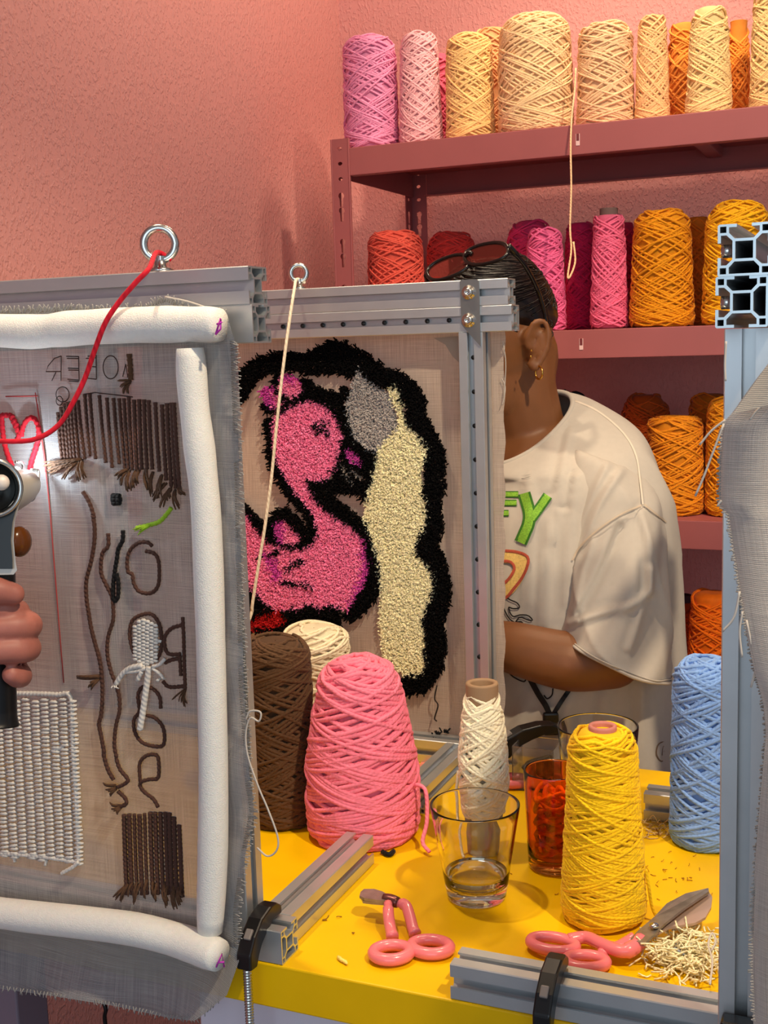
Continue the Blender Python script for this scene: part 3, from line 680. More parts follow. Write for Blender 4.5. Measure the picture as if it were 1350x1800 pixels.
stitch(zpt(D[0], D[1], [(715, 560), (713, 470), (750, 430), (800, 430), (811, 480), (805, 545), (760, 552), (715, 570), (730, 610), (782, 652), (808, 695)]), .0017)
def fringe(tufts, mat, r=.0009, name='yarn_fringe', Y=SY, k=5, jit=5):
    rs = np.random.RandomState(len(tufts)*7); mb = MB()
    for (x0, y0), (x1, y1) in tufts:
        for q in range(k):
            dx, dy = rs.uniform(-jit, jit, 2)
            a = onY(x0+dx*.4, y0+dy*.3, Y); b = onY(x1+dx, y1+dy, Y-rs.uniform(.001, .006)); m = (a+b)/2+np.array([0, -.003, 0])
            mb.tube(spl([a, m, b], 6), [r, r*1.1, r*1.1, r, r*.9, r*.6], 5)
    return mb.build(name, mat, cl)
# hair columns
cols = [(190, 560, 222, 930), (215, 520, 248, 930), (240, 490, 275, 935), (265, 480, 300, 938), (290, 475, 325, 940), (317, 470, 352, 938), (345, 465, 398, 930), (400, 420, 440, 910), (440, 415, 486, 932), (515, 425, 566, 962), (575, 445, 617, 1002), (627, 448, 672, 972), (672, 450, 718, 1005), (710, 450, 745, 1015), (748, 440, 775, 1020), (790, 462, 812, 1020), (830, 458, 850, 1015), (868, 460, 892, 1010), (905, 465, 935, 1015), (958, 482, 990, 1030), (1010, 500, 1045, 1100), (1050, 490, 1085, 1150), (1085, 485, 1120, 1165), (1105, 485, 1150, 1175)]
for a in cols:
    stitch(zpt(B[0], B[1], [(a[0], a[1]), ((a[0]+a[2])/2-3, (a[1]+a[3])/2), (a[2], a[3])]), .0019 if a[0] < 360 or a[0] > 780 else .0017, BRN, name='stitch_row')
fringe([((x0, y0), (x1, y1)) for x0, y0, x1, y1 in [(145, 807, 78, 815), (140, 810, 85, 828), (128, 812, 96, 824), (120, 810, 80, 822), (135, 812, 112, 838), (140, 812, 138, 842), (144, 810, 148, 838)]], BRNF)
fringe([((x0, y0), (x1, y1)) for x0, y0, x1, y1 in [(225, 824, 205, 838), (222, 828, 212, 852), (228, 828, 226, 862), (238, 826, 232, 858), (245, 826, 240, 850), (256, 824, 262, 858), (270, 830, 268, 868), (284, 835, 280, 872), (292, 850, 272, 878), (300, 860, 284, 888), (308, 862, 314, 892), (316, 858, 322, 868), (300, 858, 296, 878)]], BRNF, k=6)
fringe([((x0, y0), (x1, y1)) for x0, y0, x1, y1 in [(231, 668, 208, 668), (230, 670, 212, 682), (229, 672, 216, 690), (229, 670, 225, 690)]], BRNF, k=3, jit=2)
stitch([(227, 622), (229, 645), (230, 668)], .0024, BRNF)
stitch([(197, 872), (211, 873)], .0026, BLK, bead=False); stitch([(197, 878), (212, 878)], .0028, BLK, bead=False); stitch([(198, 884), (211, 883)], .0026, BLK, bead=False)
GREEN = yarn_mat((150, 190, 40), 1500)
stitch([(301, 893), (292, 905), (280, 917), (262, 923), (240, 928)], .0019, GREEN); fringe([((270, 920), (236, 932)), ((268, 922), (244, 938))], GREEN, .0006, k=3, jit=3)
fringe([((178, 1188), (136, 1189)), ((178, 1190), (136, 1191))], BRNF, .0014, k=2, jit=1); fringe([((176, 1192), (160, 1210)), ((172, 1196), (158, 1204))], BRNF, k=3)
fringe([((205, 1380), (184, 1378)), ((204, 1384), (188, 1390)), ((204, 1386), (192, 1398))], BRNF, k=3, jit=3); fringe([((212, 1416), (196, 1412)), ((212, 1418), (198, 1424)), ((212, 1420), (204, 1430))], BRNF, k=3, jit=3)
fringe([((326, 1210), (304, 1228)), ((326, 1212), (316, 1236)), ((326, 1212), (324, 1240)), ((326, 1212), (328, 1234))], BRNF, .0006, k=3, jit=3)
# lower brown block
for i, (xt, yt) in enumerate([(218, 1432), (227, 1431), (236, 1431), (245, 1432), (254, 1430), (264, 1428), (273, 1428), (282, 1428), (291, 1428), (298, 1429), (306, 1436), (315, 1450)]):
    stitch([(xt, yt), (xt+2, 1500), (xt+5, 1572 if i < 9 else 1576)], .0022 if i not in (2, 4) else .0017, BRN, name='stitch_row')
fringe([((x, 1545+abs(i-5)*2), (x+dx, 1578+q)) for i, (x, dx, q) in enumerate([(224, -22, 0), (226, -14, 6), (232, -8, -2), (242, -4, 4), (250, -14, 8), (258, -6, 2), (268, 4, 0), (278, -2, 4), (288, 4, 8), (296, -2, 14), (306, 2, 18), (314, 4, 10), (318, 0, 0)])], BRNF, k=4, jit=4)
# mirrored pencil letters
PEN = material('pen_line', (58, 38, 34), .8)
letters = [[(215, 115), (212, 310)], [(214, 116), (160, 135), (110, 195), (95, 240), (212, 238)], [(172, 245), (140, 312)], [(352, 118), (355, 315)], [(255, 118), (350, 120)], [(260, 135), (350, 136)], [(268, 212), (350, 215)], [(272, 228), (350, 230)], [(265, 300), (355, 306)], [(275, 314), (352, 318)], [(490, 110), (492, 302)], [(425, 198), (490, 202)], [(405, 290), (490, 300)], [(425, 118), (490, 112)], [(410, 135), (490, 130)], [(725, 180), (700, 280), (740, 285), (725, 180)]]
ell = [(605+60*math.cos(a), 205+92*math.sin(a)) for a in np.linspace(0, 2*math.pi, 25)]; ell2 = [(225+52*math.cos(a), 420+60*math.sin(a)) for a in np.linspace(0, 2*math.pi, 21)]; ell3 = [(200+26*math.cos(a), 470+36*math.sin(a)) for a in np.linspace(0, 2*math.pi, 15)]
mb = MB()
for s in letters+[ell, ell2, ell3, [(390, 420), (480, 405), (700, 430), (780, 440)]]: mb.tube(np.array([onY(x, y, CLY-.0022) for x, y in zpt(B[0], B[1], s)]), .00048, 4)
mb.build('drawn_letters', PEN, cl)
REDPEN = material('red_pen_line', (170, 60, 60), .8)
mb = MB()
for s in ([(62, 690), (78, 800), (88, 900), (96, 1000), (104, 1100), (112, 1200)], [(10, 697), (66, 696)], [(66, 710), (80, 830)]): mb.tube(np.array([onY(x, y, CLY-.0019) for x, y in s]), .0006, 4)
mb.build('drawn_guide_line', REDPEN, cl)
# heart
RED = yarn_mat((176, 16, 34), 900)
H0 = ((0, 700), .3333)
for s in ([(-20, 120), (10, 92), (62, 92)], [(8, 96), (14, 170), (24, 240), (44, 310), (66, 358)], [(62, 92), (82, 130), (112, 195)], [(112, 200), (122, 150), (145, 112), (178, 106), (202, 150), (204, 200), (190, 260), (168, 330), (150, 405)], [(60, 100), (100, 190), (90, 215)]):
    stitch(zpt(H0[0], H0[1], s), .0024, RED, name='heart_line')
# white stitched patch
def stitch_field(name, fn, cols, rows, w, hh, rad, mat):
    mb = MB(); rs = np.random.RandomState(cols*rows)
    for i in range(cols):
        for j in range(rows):
            x, y, ok = fn(i+rs.uniform(-.06, .06), j+rs.uniform(-.10, .10)+(.5 if i % 2 else 0))
            if not ok: continue
            a = onY(x-w*.5, y+rs.uniform(-1, 1), SY+.0008); m = onY(x, y, SY-.0014); b = onY(x+w*.5, y+rs.uniform(-1, 1), SY+.0008)
            mb.tube(spl([a, m, b], 4), [rad*.7, rad, rad, rad*.7], 5)
    return mb.build(name, mat, cl)
def f1(i, j):
    y = 1230+j*7.3; x = -52+i*16.2+(y-1230)*.045
    return x, y, y < 1505+.1*x and x < 128+(y-1230)*.05
wp = stitch_field('white_yarn_patch', f1, 13, 40, 17.0, 7, .00155, WHT); stuff(wp)
for s in ([(-20, 1220), (40, 1219), (100, 1221), (124, 1226), (128, 1300), (134, 1400), (138, 1500), (136, 1515)], [(-20, 1498), (60, 1504), (137, 1515)]): stitch(s, .0022, WHT)
stitch([(138, 1515), (128, 1524), (108, 1535)], .0018, WHT, SY-.003); stitch([(24, 1505), (26, 1515)], .0015, WHT); stitch([(82, 1512), (79, 1521)], .0015, WHT); stitch([(112, 1312), (92, 1320)], .0018, WHT)
def f2(i, j):
    x, y = 234+i*7.2, 1090+j*6.2
    return x+4, y, ((x+4-256)/25)**2+((y-1130)/44)**2 < 1
tw = stitch_field('white_tongue_patch', f2, 7, 14, 9, 6, .0016, WHT)
for s, r in (([(250, 1170), (230, 1174), (215, 1185), (204, 1202)], .0024), ([(256, 1175), (240, 1180), (218, 1182)], .0018), ([(262, 1172), (257, 1210), (252, 1245), (246, 1282)], .0030), ([(268, 1172), (280, 1168), (290, 1158)], .0016), ([(268, 1175), (278, 1182), (286, 1190)], .0016), ([(250, 1180), (244, 1190), (242, 1196)], .0022)):
    stitch(s, r, WHT, SY-.003, bead=False)
fringe([((204, 1202), (198, 1208)), ((205, 1202), (206, 1212)), ((286, 1188), (290, 1190)), ((284, 1190), (278, 1196))], WHT, .0007, k=3, jit=3)

# red strand from the eye bolt to the tufting gun
REDS = yarn_mat((196, 14, 40), 900)
Pr = [LEYE+np.array([.008, .004, .010]), LEYE+np.array([.001, -.006, .0155]), onY(262, 472, .80), onY(240, 495, .79), onY(210, 530, .785), onY(185, 568, .78), onY(165, 620, .78), onY(150, 663, .78), onY(130, 705, .775), onY(105, 745, .77), onY(70, 769, .76), onY(30, 776, .75), onY(-40, 770, .73), onY(-120, 740, .70)]
tag(MB().tube(spl(Pr, 120), .0021, 8).build('yarn_strand', REDS), 'red yarn strand sagging from the eye bolt to the tufting gun', 'yarn')
WS = yarn_mat((236, 222, 196), 900)
Pw = [MEYE+np.array([.006, .004, .008]), MEYE+np.array([0, -.006, .012]), onY(517, 510, 1.30), onY(505, 590, 1.28), onY(496, 660, 1.27), onY(487, 740, 1.26), onY(477, 840, 1.25), onY(465, 930, 1.24), onY(455, 990, 1.235), onY(444, 1060, 1.23), onY(442, 1078, 1.23), onY(430, 1110, 1.22)]
tag(MB().tube(spl(Pw, 120), .0019, 8).build('yarn_strand', WS), 'white yarn strand hanging from the eye bolt in front of the pink bird rug', 'yarn')

# ================================================================== MIDDLE CLOTH WITH THE TUFTED BIRD
MCY = 1.363
nu, nv = 40, 40; V = []; UV = []
for i in range(nu):
    for j in range(nv):
        x = 250+(887-250)*i/(nu-1); y = 575+(1293-575)*j/(nv-1)
        if i == nu-1: x += 2*math.sin(j*1.3)
        p = onY(x, y, MCY+.0015*math.sin(i*.6)*math.sin(j*.5)); V.append(p); UV.append((p[0], p[2]))
mc = cloth_obj('tufting_cloth', V, nu, nv, UV, LINEN2)
tag(mc, 'beige tufting cloth with a fluffy pink bird and cream smoke cloud', 'cloth')
tp = poly_on_Y([(762, 594), (814, 590), (814, 644), (795, 626), (783, 606)], MCY-.003)
MB().prism([tp], lambda a, b, t: (a, MCY-.0025-t, b), 0, .0006).build('tape_corner', material('grey_tape', (166, 154, 140), .7), mc)
mb = MB()
for s in ([(882, 665), (888, 680), (886, 700), (882, 712)], [(884, 600), (889, 640), (886, 700)]): MB().tube(spl([onY(x, y, MCY-.004) for x, y in s], 16), .0006, 4).build('loose_thread', PALETH, mc)
mb.tube(spl([onY(x, y, MCY-.012) for x, y in [(768, 1205), (764, 1228), (770, 1240), (764, 1262), (768, 1268)]], 16), .001, 4)
mb.build('loose_thread', material('dark_thread', (40, 32, 30), .9), mc)
def inpoly(P, poly):
    x, y = P[:, 0], P[:, 1]; c = np.zeros(len(P), bool); n = len(poly)
    for i in range(n):
        x0, y0 = poly[i]; x1, y1 = poly[(i+1) % n]
        k = ((y0 > y) != (y1 > y)) & (x < (x1-x0)*(y-y0)/(y1-y0+1e-9)+x0); c ^= k
    return c
def dline(P, line):
    d = np.full(len(P), 1e9)
    for (x0, y0), (x1, y1) in zip(line[:-1], line[1:]):
        a = np.array([x0, y0]); b = np.array([x1, y1])-a; t = np.clip(((P-a)@b)/(b@b+1e-9), 0, 1); d = np.minimum(d, np.linalg.norm(P-a-t[:, None]*b, axis=1))
    return d
PK = [(548, 702), (575, 708), (592, 727), (604, 758), (606, 780), (602, 797), (598, 815), (589, 831), (578, 840), (565, 847), (542, 843), (548, 856), (556, 870), (581, 897), (600, 908), (616, 920), (634, 932), (646, 947), (652, 975), (652, 1005), (644, 1030), (631, 1048), (619, 1073), (585, 1064), (565, 1070), (546, 1063), (530, 1070), (512, 1072), (490, 1072), (470, 1062), (450, 1042), (430, 1015), (420, 950), (430, 900), (440, 905), (450, 920), (465, 937), (477, 950), (490, 955), (512, 964), (536, 962), (550, 953), (558, 938), (560, 924), (550, 898), (538, 885), (527, 872), (515, 856), (502, 838), (492, 818), (484, 800), (479, 777), (481, 747), (487, 730), (500, 722), (519, 710)]
CR1 = [(463, 689), (468, 678), (482, 678), (490, 690), (506, 708), (498, 718), (481, 720), (469, 708)]
CR2 = [(500, 690), (494, 668), (500, 657), (518, 662), (532, 672), (540, 682), (534, 694), (522, 702)]
WG = [(483, 922), (488, 914), (500, 911), (510, 918), (522, 932), (538, 950), (528, 957), (510, 958), (492, 952)]
BK = [(610, 786), (626, 792), (641, 806), (642, 816), (630, 816), (610, 802)]
GY = [(631, 639), (638, 652), (647, 662), (658, 672), (669, 679), (682, 692), (694, 712), (699, 738), (698, 750), (684, 766), (674, 782), (664, 793), (652, 793), (640, 783), (624, 770), (614, 735), (610, 705), (622, 683), (628, 660)]
CRM = [(685, 681), (692, 675), (702, 678), (711, 688), (710, 704), (708, 730), (718, 742), (731, 754), (745, 768), (756, 783), (757, 797), (748, 812), (739, 827), (741, 846), (748, 864), (755, 880), (756, 905), (751, 930), (738, 950), (731, 964), (734, 976), (748, 983), (760, 998), (767, 1014), (767, 1034), (761, 1054), (748, 1078), (747, 1105), (750, 1135), (752, 1165), (748, 1182), (731, 1188), (712, 1182), (690, 1165), (677, 1150), (671, 1104), (672, 1046), (666, 985), (655, 950), (644, 915), (645, 880), (652, 855), (658, 840), (660, 810), (668, 790), (678, 776), (692, 762), (703, 752), (704, 722), (695, 705), (688, 697)]
BLACKL = [([(420, 692), (430, 676), (445, 655), (470, 640), (500, 634), (540, 640), (575, 622), (590, 618), (620, 628), (645, 640), (670, 660), (700, 668), (722, 685), (733, 705), (734, 735), (752, 765), (768, 800), (768, 850), (760, 885), (765, 930), (752, 955), (768, 985), (778, 1030), (772, 1070), (764, 1090), (770, 1130), (762, 1170), (745, 1198), (722, 1202)], 16),
          ([(560, 625), (585, 612), (605, 612)], 11), ([(545, 645), (590, 640), (640, 650)], 14), ([(512, 720), (545, 690), (580, 702), (602, 722), (615, 750)], 10), ([(540, 675), (570, 695), (600, 700), (612, 690)], 9), ([(614, 735), (622, 775), (645, 800), (656, 800)], 9),
          ([(606, 780), (606, 800), (598, 830), (615, 830), (640, 826), (650, 812)], 12), ([(545, 846), (575, 858), (605, 850), (628, 856)], 12), ([(556, 858), (585, 885), (610, 905), (640, 930), (660, 960), (666, 1000), (660, 1030), (640, 1058), (620, 1078)], 13),
          ([(590, 1070), (560, 1068), (520, 1078), (485, 1080), (455, 1060), (436, 1030)], 10), ([(478, 790), (490, 830), (515, 868), (545, 900), (556, 925), (548, 950), (520, 962), (490, 955), (478, 930)], 8), ([(480, 925), (490, 905), (505, 900), (530, 925), (545, 948)], 8), ([(420, 885), (440, 905), (460, 925), (478, 950)], 9), ([(476, 740), (477, 770), (484, 810), (496, 840)], 6), ([(470, 715), (490, 722), (512, 712)], 7), ([(490, 690), (505, 705)], 5), ([(492, 660), (486, 672)], 4),
          ([(662, 800), (650, 840), (640, 870)], 6)]
LEG = [(530, 1070), (595, 1066), (602, 1104), (610, 1142), (600, 1165), (560, 1166), (554, 1123), (536, 1094)]
REDP = [(440, 1092), (462, 1076), (489, 1072), (514, 1086), (500, 1100), (440, 1108)]
rs = np.random.RandomState(9)
st = 3.0
gx, gy = np.meshgrid(np.arange(408, 800, st), np.arange(596, 1225, st))
PT = np.stack([gx.ravel(), gy.ravel()], -1)+rs.uniform(-1.3, 1.3, (gx.size, 2))
lab = np.full(len(PT), '', dtype=object)
for ln, w in BLACKL: lab[dline(PT, ln) < w+rs.normal(0, 1.2, len(PT))] = 'black'
lab[inpoly(PT, LEG)] = 'black'
lab[inpoly(PT, [(425, 1040), (470, 1070), (540, 1070), (540, 1100), (500, 1110), (430, 1110)])] = 'black'
lab[inpoly(PT, REDP)] = 'red'; lab[inpoly(PT, PK)] = 'pink'; lab[inpoly(PT, CR1)] = 'pink'; lab[inpoly(PT, CR2)] = 'pink'; lab[inpoly(PT, WG)] = 'pink'
lab[inpoly(PT, GY)] = 'grey'; lab[inpoly(PT, CRM)] = 'cream'; lab[inpoly(PT, BK)] = 'magenta'
jx = rs.normal(0, 3, len(PT))
pk = lab == 'pink'
lab[pk & inpoly(PT, CR1) & (PT[:, 0]+jx < 484)] = 'magenta'; lab[pk & inpoly(PT, CR2) & (PT[:, 1]+jx < 672) & (PT[:, 0] > 500)] = 'magenta'
lab[pk & inpoly(PT, WG) & (PT[:, 0]+jx < 503)] = 'magenta'
lab[pk & (dline(PT, [(648, 950), (650, 1000), (632, 1045), (622, 1070)]) < 10+jx)] = 'magenta'
lab[pk & (dline(PT, [(474, 975), (484, 995), (492, 1018)]) < 8+jx)] = 'magenta'
for ln, w in (([(462, 975), (485, 972), (492, 965)], 2.6), ([(508, 1000), (535, 985)], 2.2), ([(500, 1022), (548, 1028)], 1.8), ([(556, 744), (562, 748)], 2.4), ([(574, 744), (579, 746)], 2.2), ([(566, 756), (567, 760)], 3), ([(576, 757), (578, 761)], 3.4)): lab[(lab == 'pink') & (dline(PT, ln) < w)] = 'black'
for ln in ([(606, 818), (614, 834), (622, 846)], [(622, 826), (636, 836)]): lab[dline(PT, ln) < 3.2] = 'ash'
PILE = {'black': (5, 4, 5), 'pink': (255, 138, 184), 'magenta': (216, 76, 172), 'grey': (182, 176, 172), 'cream': (250, 243, 200), 'red': (186, 14, 22), 'ash': (170, 158, 146)}
def pile(sel, rgb, name, h0):
    P = PT[sel]; n = len(P)
    base = np.array([onY(x, y, MCY-.001) for x, y in P]); reps = 3
    base = np.repeat(base, reps, 0)+np.stack([rs.normal(0, .0009, n*reps), np.zeros(n*reps), rs.normal(0, .0009, n*reps)], -1); n *= reps
    h = h0*rs.uniform(.75, 1.25, n); dx, dz = rs.normal(0, .0026, n), rs.normal(-.0006, .0026, n); r = .00105*rs.uniform(.8, 1.2, n)
    an = np.arange(3)*2*math.pi/3
    def ring(f, rr, q):
        c = base+np.stack([dx*f, -h*q, dz*f], -1); ph = rs.uniform(0, 6, n)
        return c[:, None, :]+rr[:, None, None]*np.stack([np.cos(an[None]+ph[:, None]), np.zeros((n, 3)), np.sin(an[None]+ph[:, None])], -1)
    ph0 = rs.uniform(0, 6, n)
    def ring2(f, rr, q):
        c = base+np.stack([dx*f, -h*q, dz*f], -1)
        return c[:, None, :]+rr[:, None, None]*np.stack([np.cos(an[None]+ph0[:, None]), .25*np.sin(an[None]*1.0), np.sin(an[None]+ph0[:, None])], -1) if False else c[:, None, :]+rr[:, None, None]*np.stack([np.cos(an[None]+ph0[:, None]), np.zeros((n, 3)), np.sin(an[None]+ph0[:, None])], -1)
    V = np.concatenate([ring2(0, r*.9, 0), ring2(.55, r*1.1, .6), ring2(1.0, r*.95, 1.0)], 1)      # n,9,3
    F = []
    for k in range(2):
        for j in range(3): F.append((k*3+j, k*3+(j+1) % 3, k*3+3+(j+1) % 3, k*3+3+j))
    F = np.array(F)[None]+(np.arange(n)*9)[:, None, None]; T = np.array([[6, 7, 8]])[None]+(np.arange(n)*9)[:, None, None]
    mb = MB(); mb.add(V.reshape(-1, 3), F.reshape(-1, 4), False); b = mb.n-n*9
    mb.f.append(T.reshape(-1, 3)+b); mb.sm.append(False); mb.uv.append(None)
    m = material('pile_'+name, rgb, .7, noise=.18, nscale=300, sheen=.0, spec=.15 if name == 'black' else .35)
    return stuff(mb.build(name+'_pile', m, mc, fixn=False))
for k, c in PILE.items(): pile(lab == k, c, k, .0085 if k == 'black' else .0065)
mb = MB()
for c in ((765, 1290), (778, 1284)):
    for q in range(10):
        a = np.array(onY(c[0]+rs.uniform(-6, 6), c[1]+3, MCY-.004)); mb.tube([a, a+np.array([rs.normal(.004, .003), -.006, rs.uniform(.0, .008)])], .0012, 4)
mb.build('black_yarn_ends', BLK, mc)

# ================================================================== TABLE TOP THINGS
GT = 'yarn cones on the yellow table'
def tbase(x, y): p = onZ(x, y, TZ); return np.array([p[0], p[1], TZ+.0004])
def tsize(b, wpx): return wpx/2/FPX*depth(b+np.array([0, 0, .08]))
def ztop(b, x, y): return float(onY(x, y, b[1])[2])-TZ
b = tbase(640, 1462); r = tsize(b, 202)
yarn_cone('big bubblegum pink cone of thick yarn in the middle of the table', b, r, r*.78, ztop(b, 638, 1158)+.004, (250, 128, 152), sr=.0026, dome=.042, core=.006, turns=125, per=2.3, seg=44, sides=7, seed=71, group=GT, bulge=.006, tight=.12, loose=.0016, twist=1300,
          tail=[b+np.array([r*.95, 0, .055]), b+np.array([r*1.05, -.005, .062]), b+np.array([r*1.25, -.01, .058]), b+np.array([r*1.32, -.02, .03]), b+np.array([r*1.3, -.03, .012]), b+np.array([r*1.45, -.035, .004])])
b2 = tbase(498, 1440); r = tsize(b2, 128)
yarn_cone('dark brown yarn cone standing behind the left aluminium post', b2, r, r*.95, ztop(b2, 500, 1118), (88, 60, 36), sr=.0021, dome=.02, core=.012, turns=140, per=2.0, seg=36, sides=6, seed=72, group=GT, tight=.14, twist=1300)
b3 = b2+np.array([-.016, .125, 0]); r = .046
yarn_cone('cream white yarn cone hidden behind the dark brown cone', b3, r, r*.95, ztop(b3, 505, 1092), (240, 224, 190), sr=.002, dome=.022, core=.012, turns=70, per=1.8, seg=30, sides=5, seed=73, group=GT)
b4 = tbase(853, 1498); r = tsize(b4, 94)
zt = ztop(b4, 851, 1192); yb = 'slim off white yarn cone on a grey tube behind the water glass'
root = yarn_cone(yb, b4+np.array([0, 0, .040]), r*.92, r*.66, zt-.047, (246, 236, 204), sr=.0020, dome=.006, core=.0155, turns=88, per=1.5, seg=36, sides=6, seed=74, group=GT, tube=material('taupe_core', (150, 120, 90), .7), core_h=.006, bulge=.004, core_r=.0165, body=(176, 160, 136), twist=1500,
                 tail=[b4+np.array([-r*.95, -.004, .085]), b4+np.array([-r*1.0, -.008, .06]), b4+np.array([-r*.95, -.012, .03]), b4+np.array([-r*.75, -.02, .008]), b4+np.array([-r*.5, -.03, .003])])
MB().lathe([(.0008, 0), (r*.62, 0), (r*.70, .002), (r*.78, .044), (r*.5, .044)], 32, b4).build('core_base', material('grey_card', (150, 140, 112), .7), root)
b5 = tbase(1061, 1612); r = tsize(b5, 152)
yarn_cone('lemon yellow yarn cone with pink core tube beside the pink scissors', b5, r, r*.80, ztop(b5, 1053, 1276), (252, 204, 14), sr=.00165, dome=.016, core=.0125, turns=205, per=2.3, seg=38, sides=6, seed=75, group=GT, tube=material('pink_core', (190, 120, 110), .7), core_h=.004, core_r=.0125, twist=1500,
          tail=[b5+np.array([r*.98, .0, .05]), b5+np.array([r*1.05, .0, .035]), b5+np.array([r*1.10, .004, .015]), b5+np.array([r*1.22, .008, .003]), b5+np.array([r*1.35, .02, .0024])])
b6 = tbase(1240, 1478); r = tsize(b6, 128)
yarn_cone('sky blue yarn cone at the table edge beside the aluminium post', b6, r, r*.92, ztop(b6, 1236, 1152), (128, 166, 224), sr=.0021, dome=.024, core=.006, turns=150, per=1.9, seg=38, sides=6, seed=76, group=GT, tight=.12, twist=1300)
# glasses
def glass(label, base, r0, r1, h, mat, fill=None, th=.0022, foot=.010):
    base = np.asarray(base, float); root = empty('drinking_glass', base, label, 'glass')
    pr = [(.0005, .0), (r0*.86, .0), (r0*.97, .0015), (r0, .004)]+[(r0+(r1-r0)*t, .004+(h-.004)*t) for t in np.linspace(.15, .98, 8)]
    pr += [(r1-.0002, h-.0004), (r1-th*.5, h), (r1-th+.0002, h-.0005)]
    pr += [(r0-th+(r1-r0)*t, .004+(h-.004)*t) for t in np.linspace(.98, (foot+.004)/h, 8)]+[(r0*.80, foot), (.0005, foot)]
    gl = MB().lathe(pr, 64, base).build('glass_body', mat, root, fixn=True); gl.cycles.is_caustics_caster = True
    return root
gb = tbase(838, 1577); gr0 = tsize(gb, 108)*.98; gr1 = 159/2/FPX*depth(gb+[0, 0, .095]); gh = ztop(gb, 833, 1413)
g = glass('clear drinking glass with a little water in front of the off white cone', gb, gr0, gr1, gh, GLASS, foot=.013)
MB().lathe([(.0005, .0134), (gr0*.80, .0134), (gr0-.0016, .016), (gr0-.0016+(gr1-gr0)*.23, .0265), (gr0-.004+(gr1-gr0)*.23, .0262), (.0005, .0262)], 48, gb).build('water', WATER, g, fixn=True)
ab = tbase(975, 1523); ar = tsize(ab, 100); ah = ztop(ab, 970, 1352)
glass('amber drinking glass holding orange yarn, between the white and yellow cones', ab, ar*.93, ar*1.06, ah, AMBER, foot=.009)
yb = ab+np.array([0, 0, .012])
rr = np.random.RandomState(3); mb = MB(); P = []
for k in range(260):
    a = k*.61; P.append(yb+np.array([math.cos(a)*ar*(.45+.22*math.sin(k*.37)), math.sin(a)*ar*(.45+.22*math.sin(k*.37)), .004+.062*(k/260)+.004*math.sin(k*1.7)]))
ob = MB().tube(spl(P, 900), .0022, 6); tag(ob.build('yarn_ball', yarn_mat((248, 116, 20), 1300)), 'tangle of orange yarn inside the amber glass', 'yarn')
cb = tbase(1046, 1466)+np.array([0, .015, 0]); cr = 142/2/FPX*depth(cb+[0, 0, .1]); ch = ztop(cb, 1044, 1274)
glass('tall clear glass standing behind the lemon yellow cone', cb, cr*.80, cr, ch, GLASS, foot=.008)
# scissors
def ring_handle(mb, cpx, a, b, rot, r, z, n=28):
    c = onZ(cpx[0], cpx[1], TZ+z); an = np.linspace(0, 2*math.pi, n+1)[:-1]
    ca, sa = math.cos(rot), math.sin(rot)
    P = np.stack([c[0]+a*np.cos(an)*ca-b*np.sin(an)*sa, c[1]+a*np.cos(an)*sa+b*np.sin(an)*ca, np.full(n, TZ+z)], -1)
    mb.tube(P, r, 10, closed=True)
def zs_pts(pts, z): return [onZ(x, y, TZ+(z if np.isscalar(z) else zz)) for (x, y), zz in zip(pts, [z]*len(pts) if np.isscalar(z) else z)]
s1 = empty('scissors', tbase(705, 1640), 'pink handled duckbill scissors lying alone beside the water glass', 'scissors', 'pink handled duckbill scissors')
R0 = .0052
mb = MB(); mb.tube(spl(zs_pts([(682, 1588), (683, 1610), (686, 1630), (690, 1648)], [.020, .016, .010, .0065]), 20), [R0*.8]*3+[R0]*14+[R0*1.1]*3, 10)
ring_handle(mb, (688, 1674), .0155, .0125, .5, R0, .0062); mb.build('handle', PINKGRIP, s1)
mb = MB(); mb.tube(spl(zs_pts([(697, 1586), (713, 1592), (720, 1610), (726, 1632), (730, 1642)], [.019, .018, .014, .009, .0065]), 22), [R0*.8]*3+[R0]*16+[R0*1.1]*3, 10)
ring_handle(mb, (757, 1664), .0165, .0120, .15, R0, .0062); mb.build('handle', PINKGRIP, s1)
def blade_poly(pts, z0, z1, mat, parent, name='blade', pz=None):
    Q = [onZ(x, y, TZ+z0) for x, y in pts]; n = len(Q)
    V = [(q[0], q[1], TZ+z0+(pz[i] if pz else 0)) for i, q in enumerate(Q)]+[(q[0], q[1], TZ+z1+(pz[i] if pz else 0)) for i, q in enumerate(Q)]
    F = [tuple(range(n))[::-1], tuple(range(n, 2*n))]+[(i, (i+1) % n, n+(i+1) % n, n+i) for i in range(n)]
    return MB().add(V, F, False).build(name, mat, parent, fixn=True)
blade_poly([(634, 1572), (640, 1567), (658, 1567), (672, 1571), (682, 1577), (680, 1588), (660, 1586), (640, 1583), (632, 1579)], .020, .0225, DARKST, s1)
blade_poly([(634, 1580), (655, 1583), (682, 1584), (682, 1592), (655, 1590), (638, 1588)], .0165, .0190, DARKST, s1)
mb = MB(); mb.tube(spl(zs_pts([(674, 1580), (686, 1582), (700, 1587)], [.0205, .0205, .0195]), 8), [.0048, .0052, .0054, .0054, .0054, .0054, .0052, .0048], 10); pv = mb.build('pivot', material('pivot_brown', (110, 62, 58), .3, .6), s1)
s2 = empty('scissors', tbase(1060, 1660), 'pink handled duckbill scissors with wide bill blade leaning by the yellow cone', 'scissors', 'pink handled duckbill scissors')
mb = MB(); ring_handle(mb, (972, 1659), .0195, .0115, .0, R0*.95, .0075)
mb.tube(spl(zs_pts([(1000, 1652), (1030, 1648), (1058, 1660), (1090, 1672), (1110, 1668), (1128, 1652)], [.0085, .010, .012, .013, .014, .016]), 26), [R0*1.05]*18+[R0*1.25]*8, 10); mb.build('handle', PINKGRIP, s2)
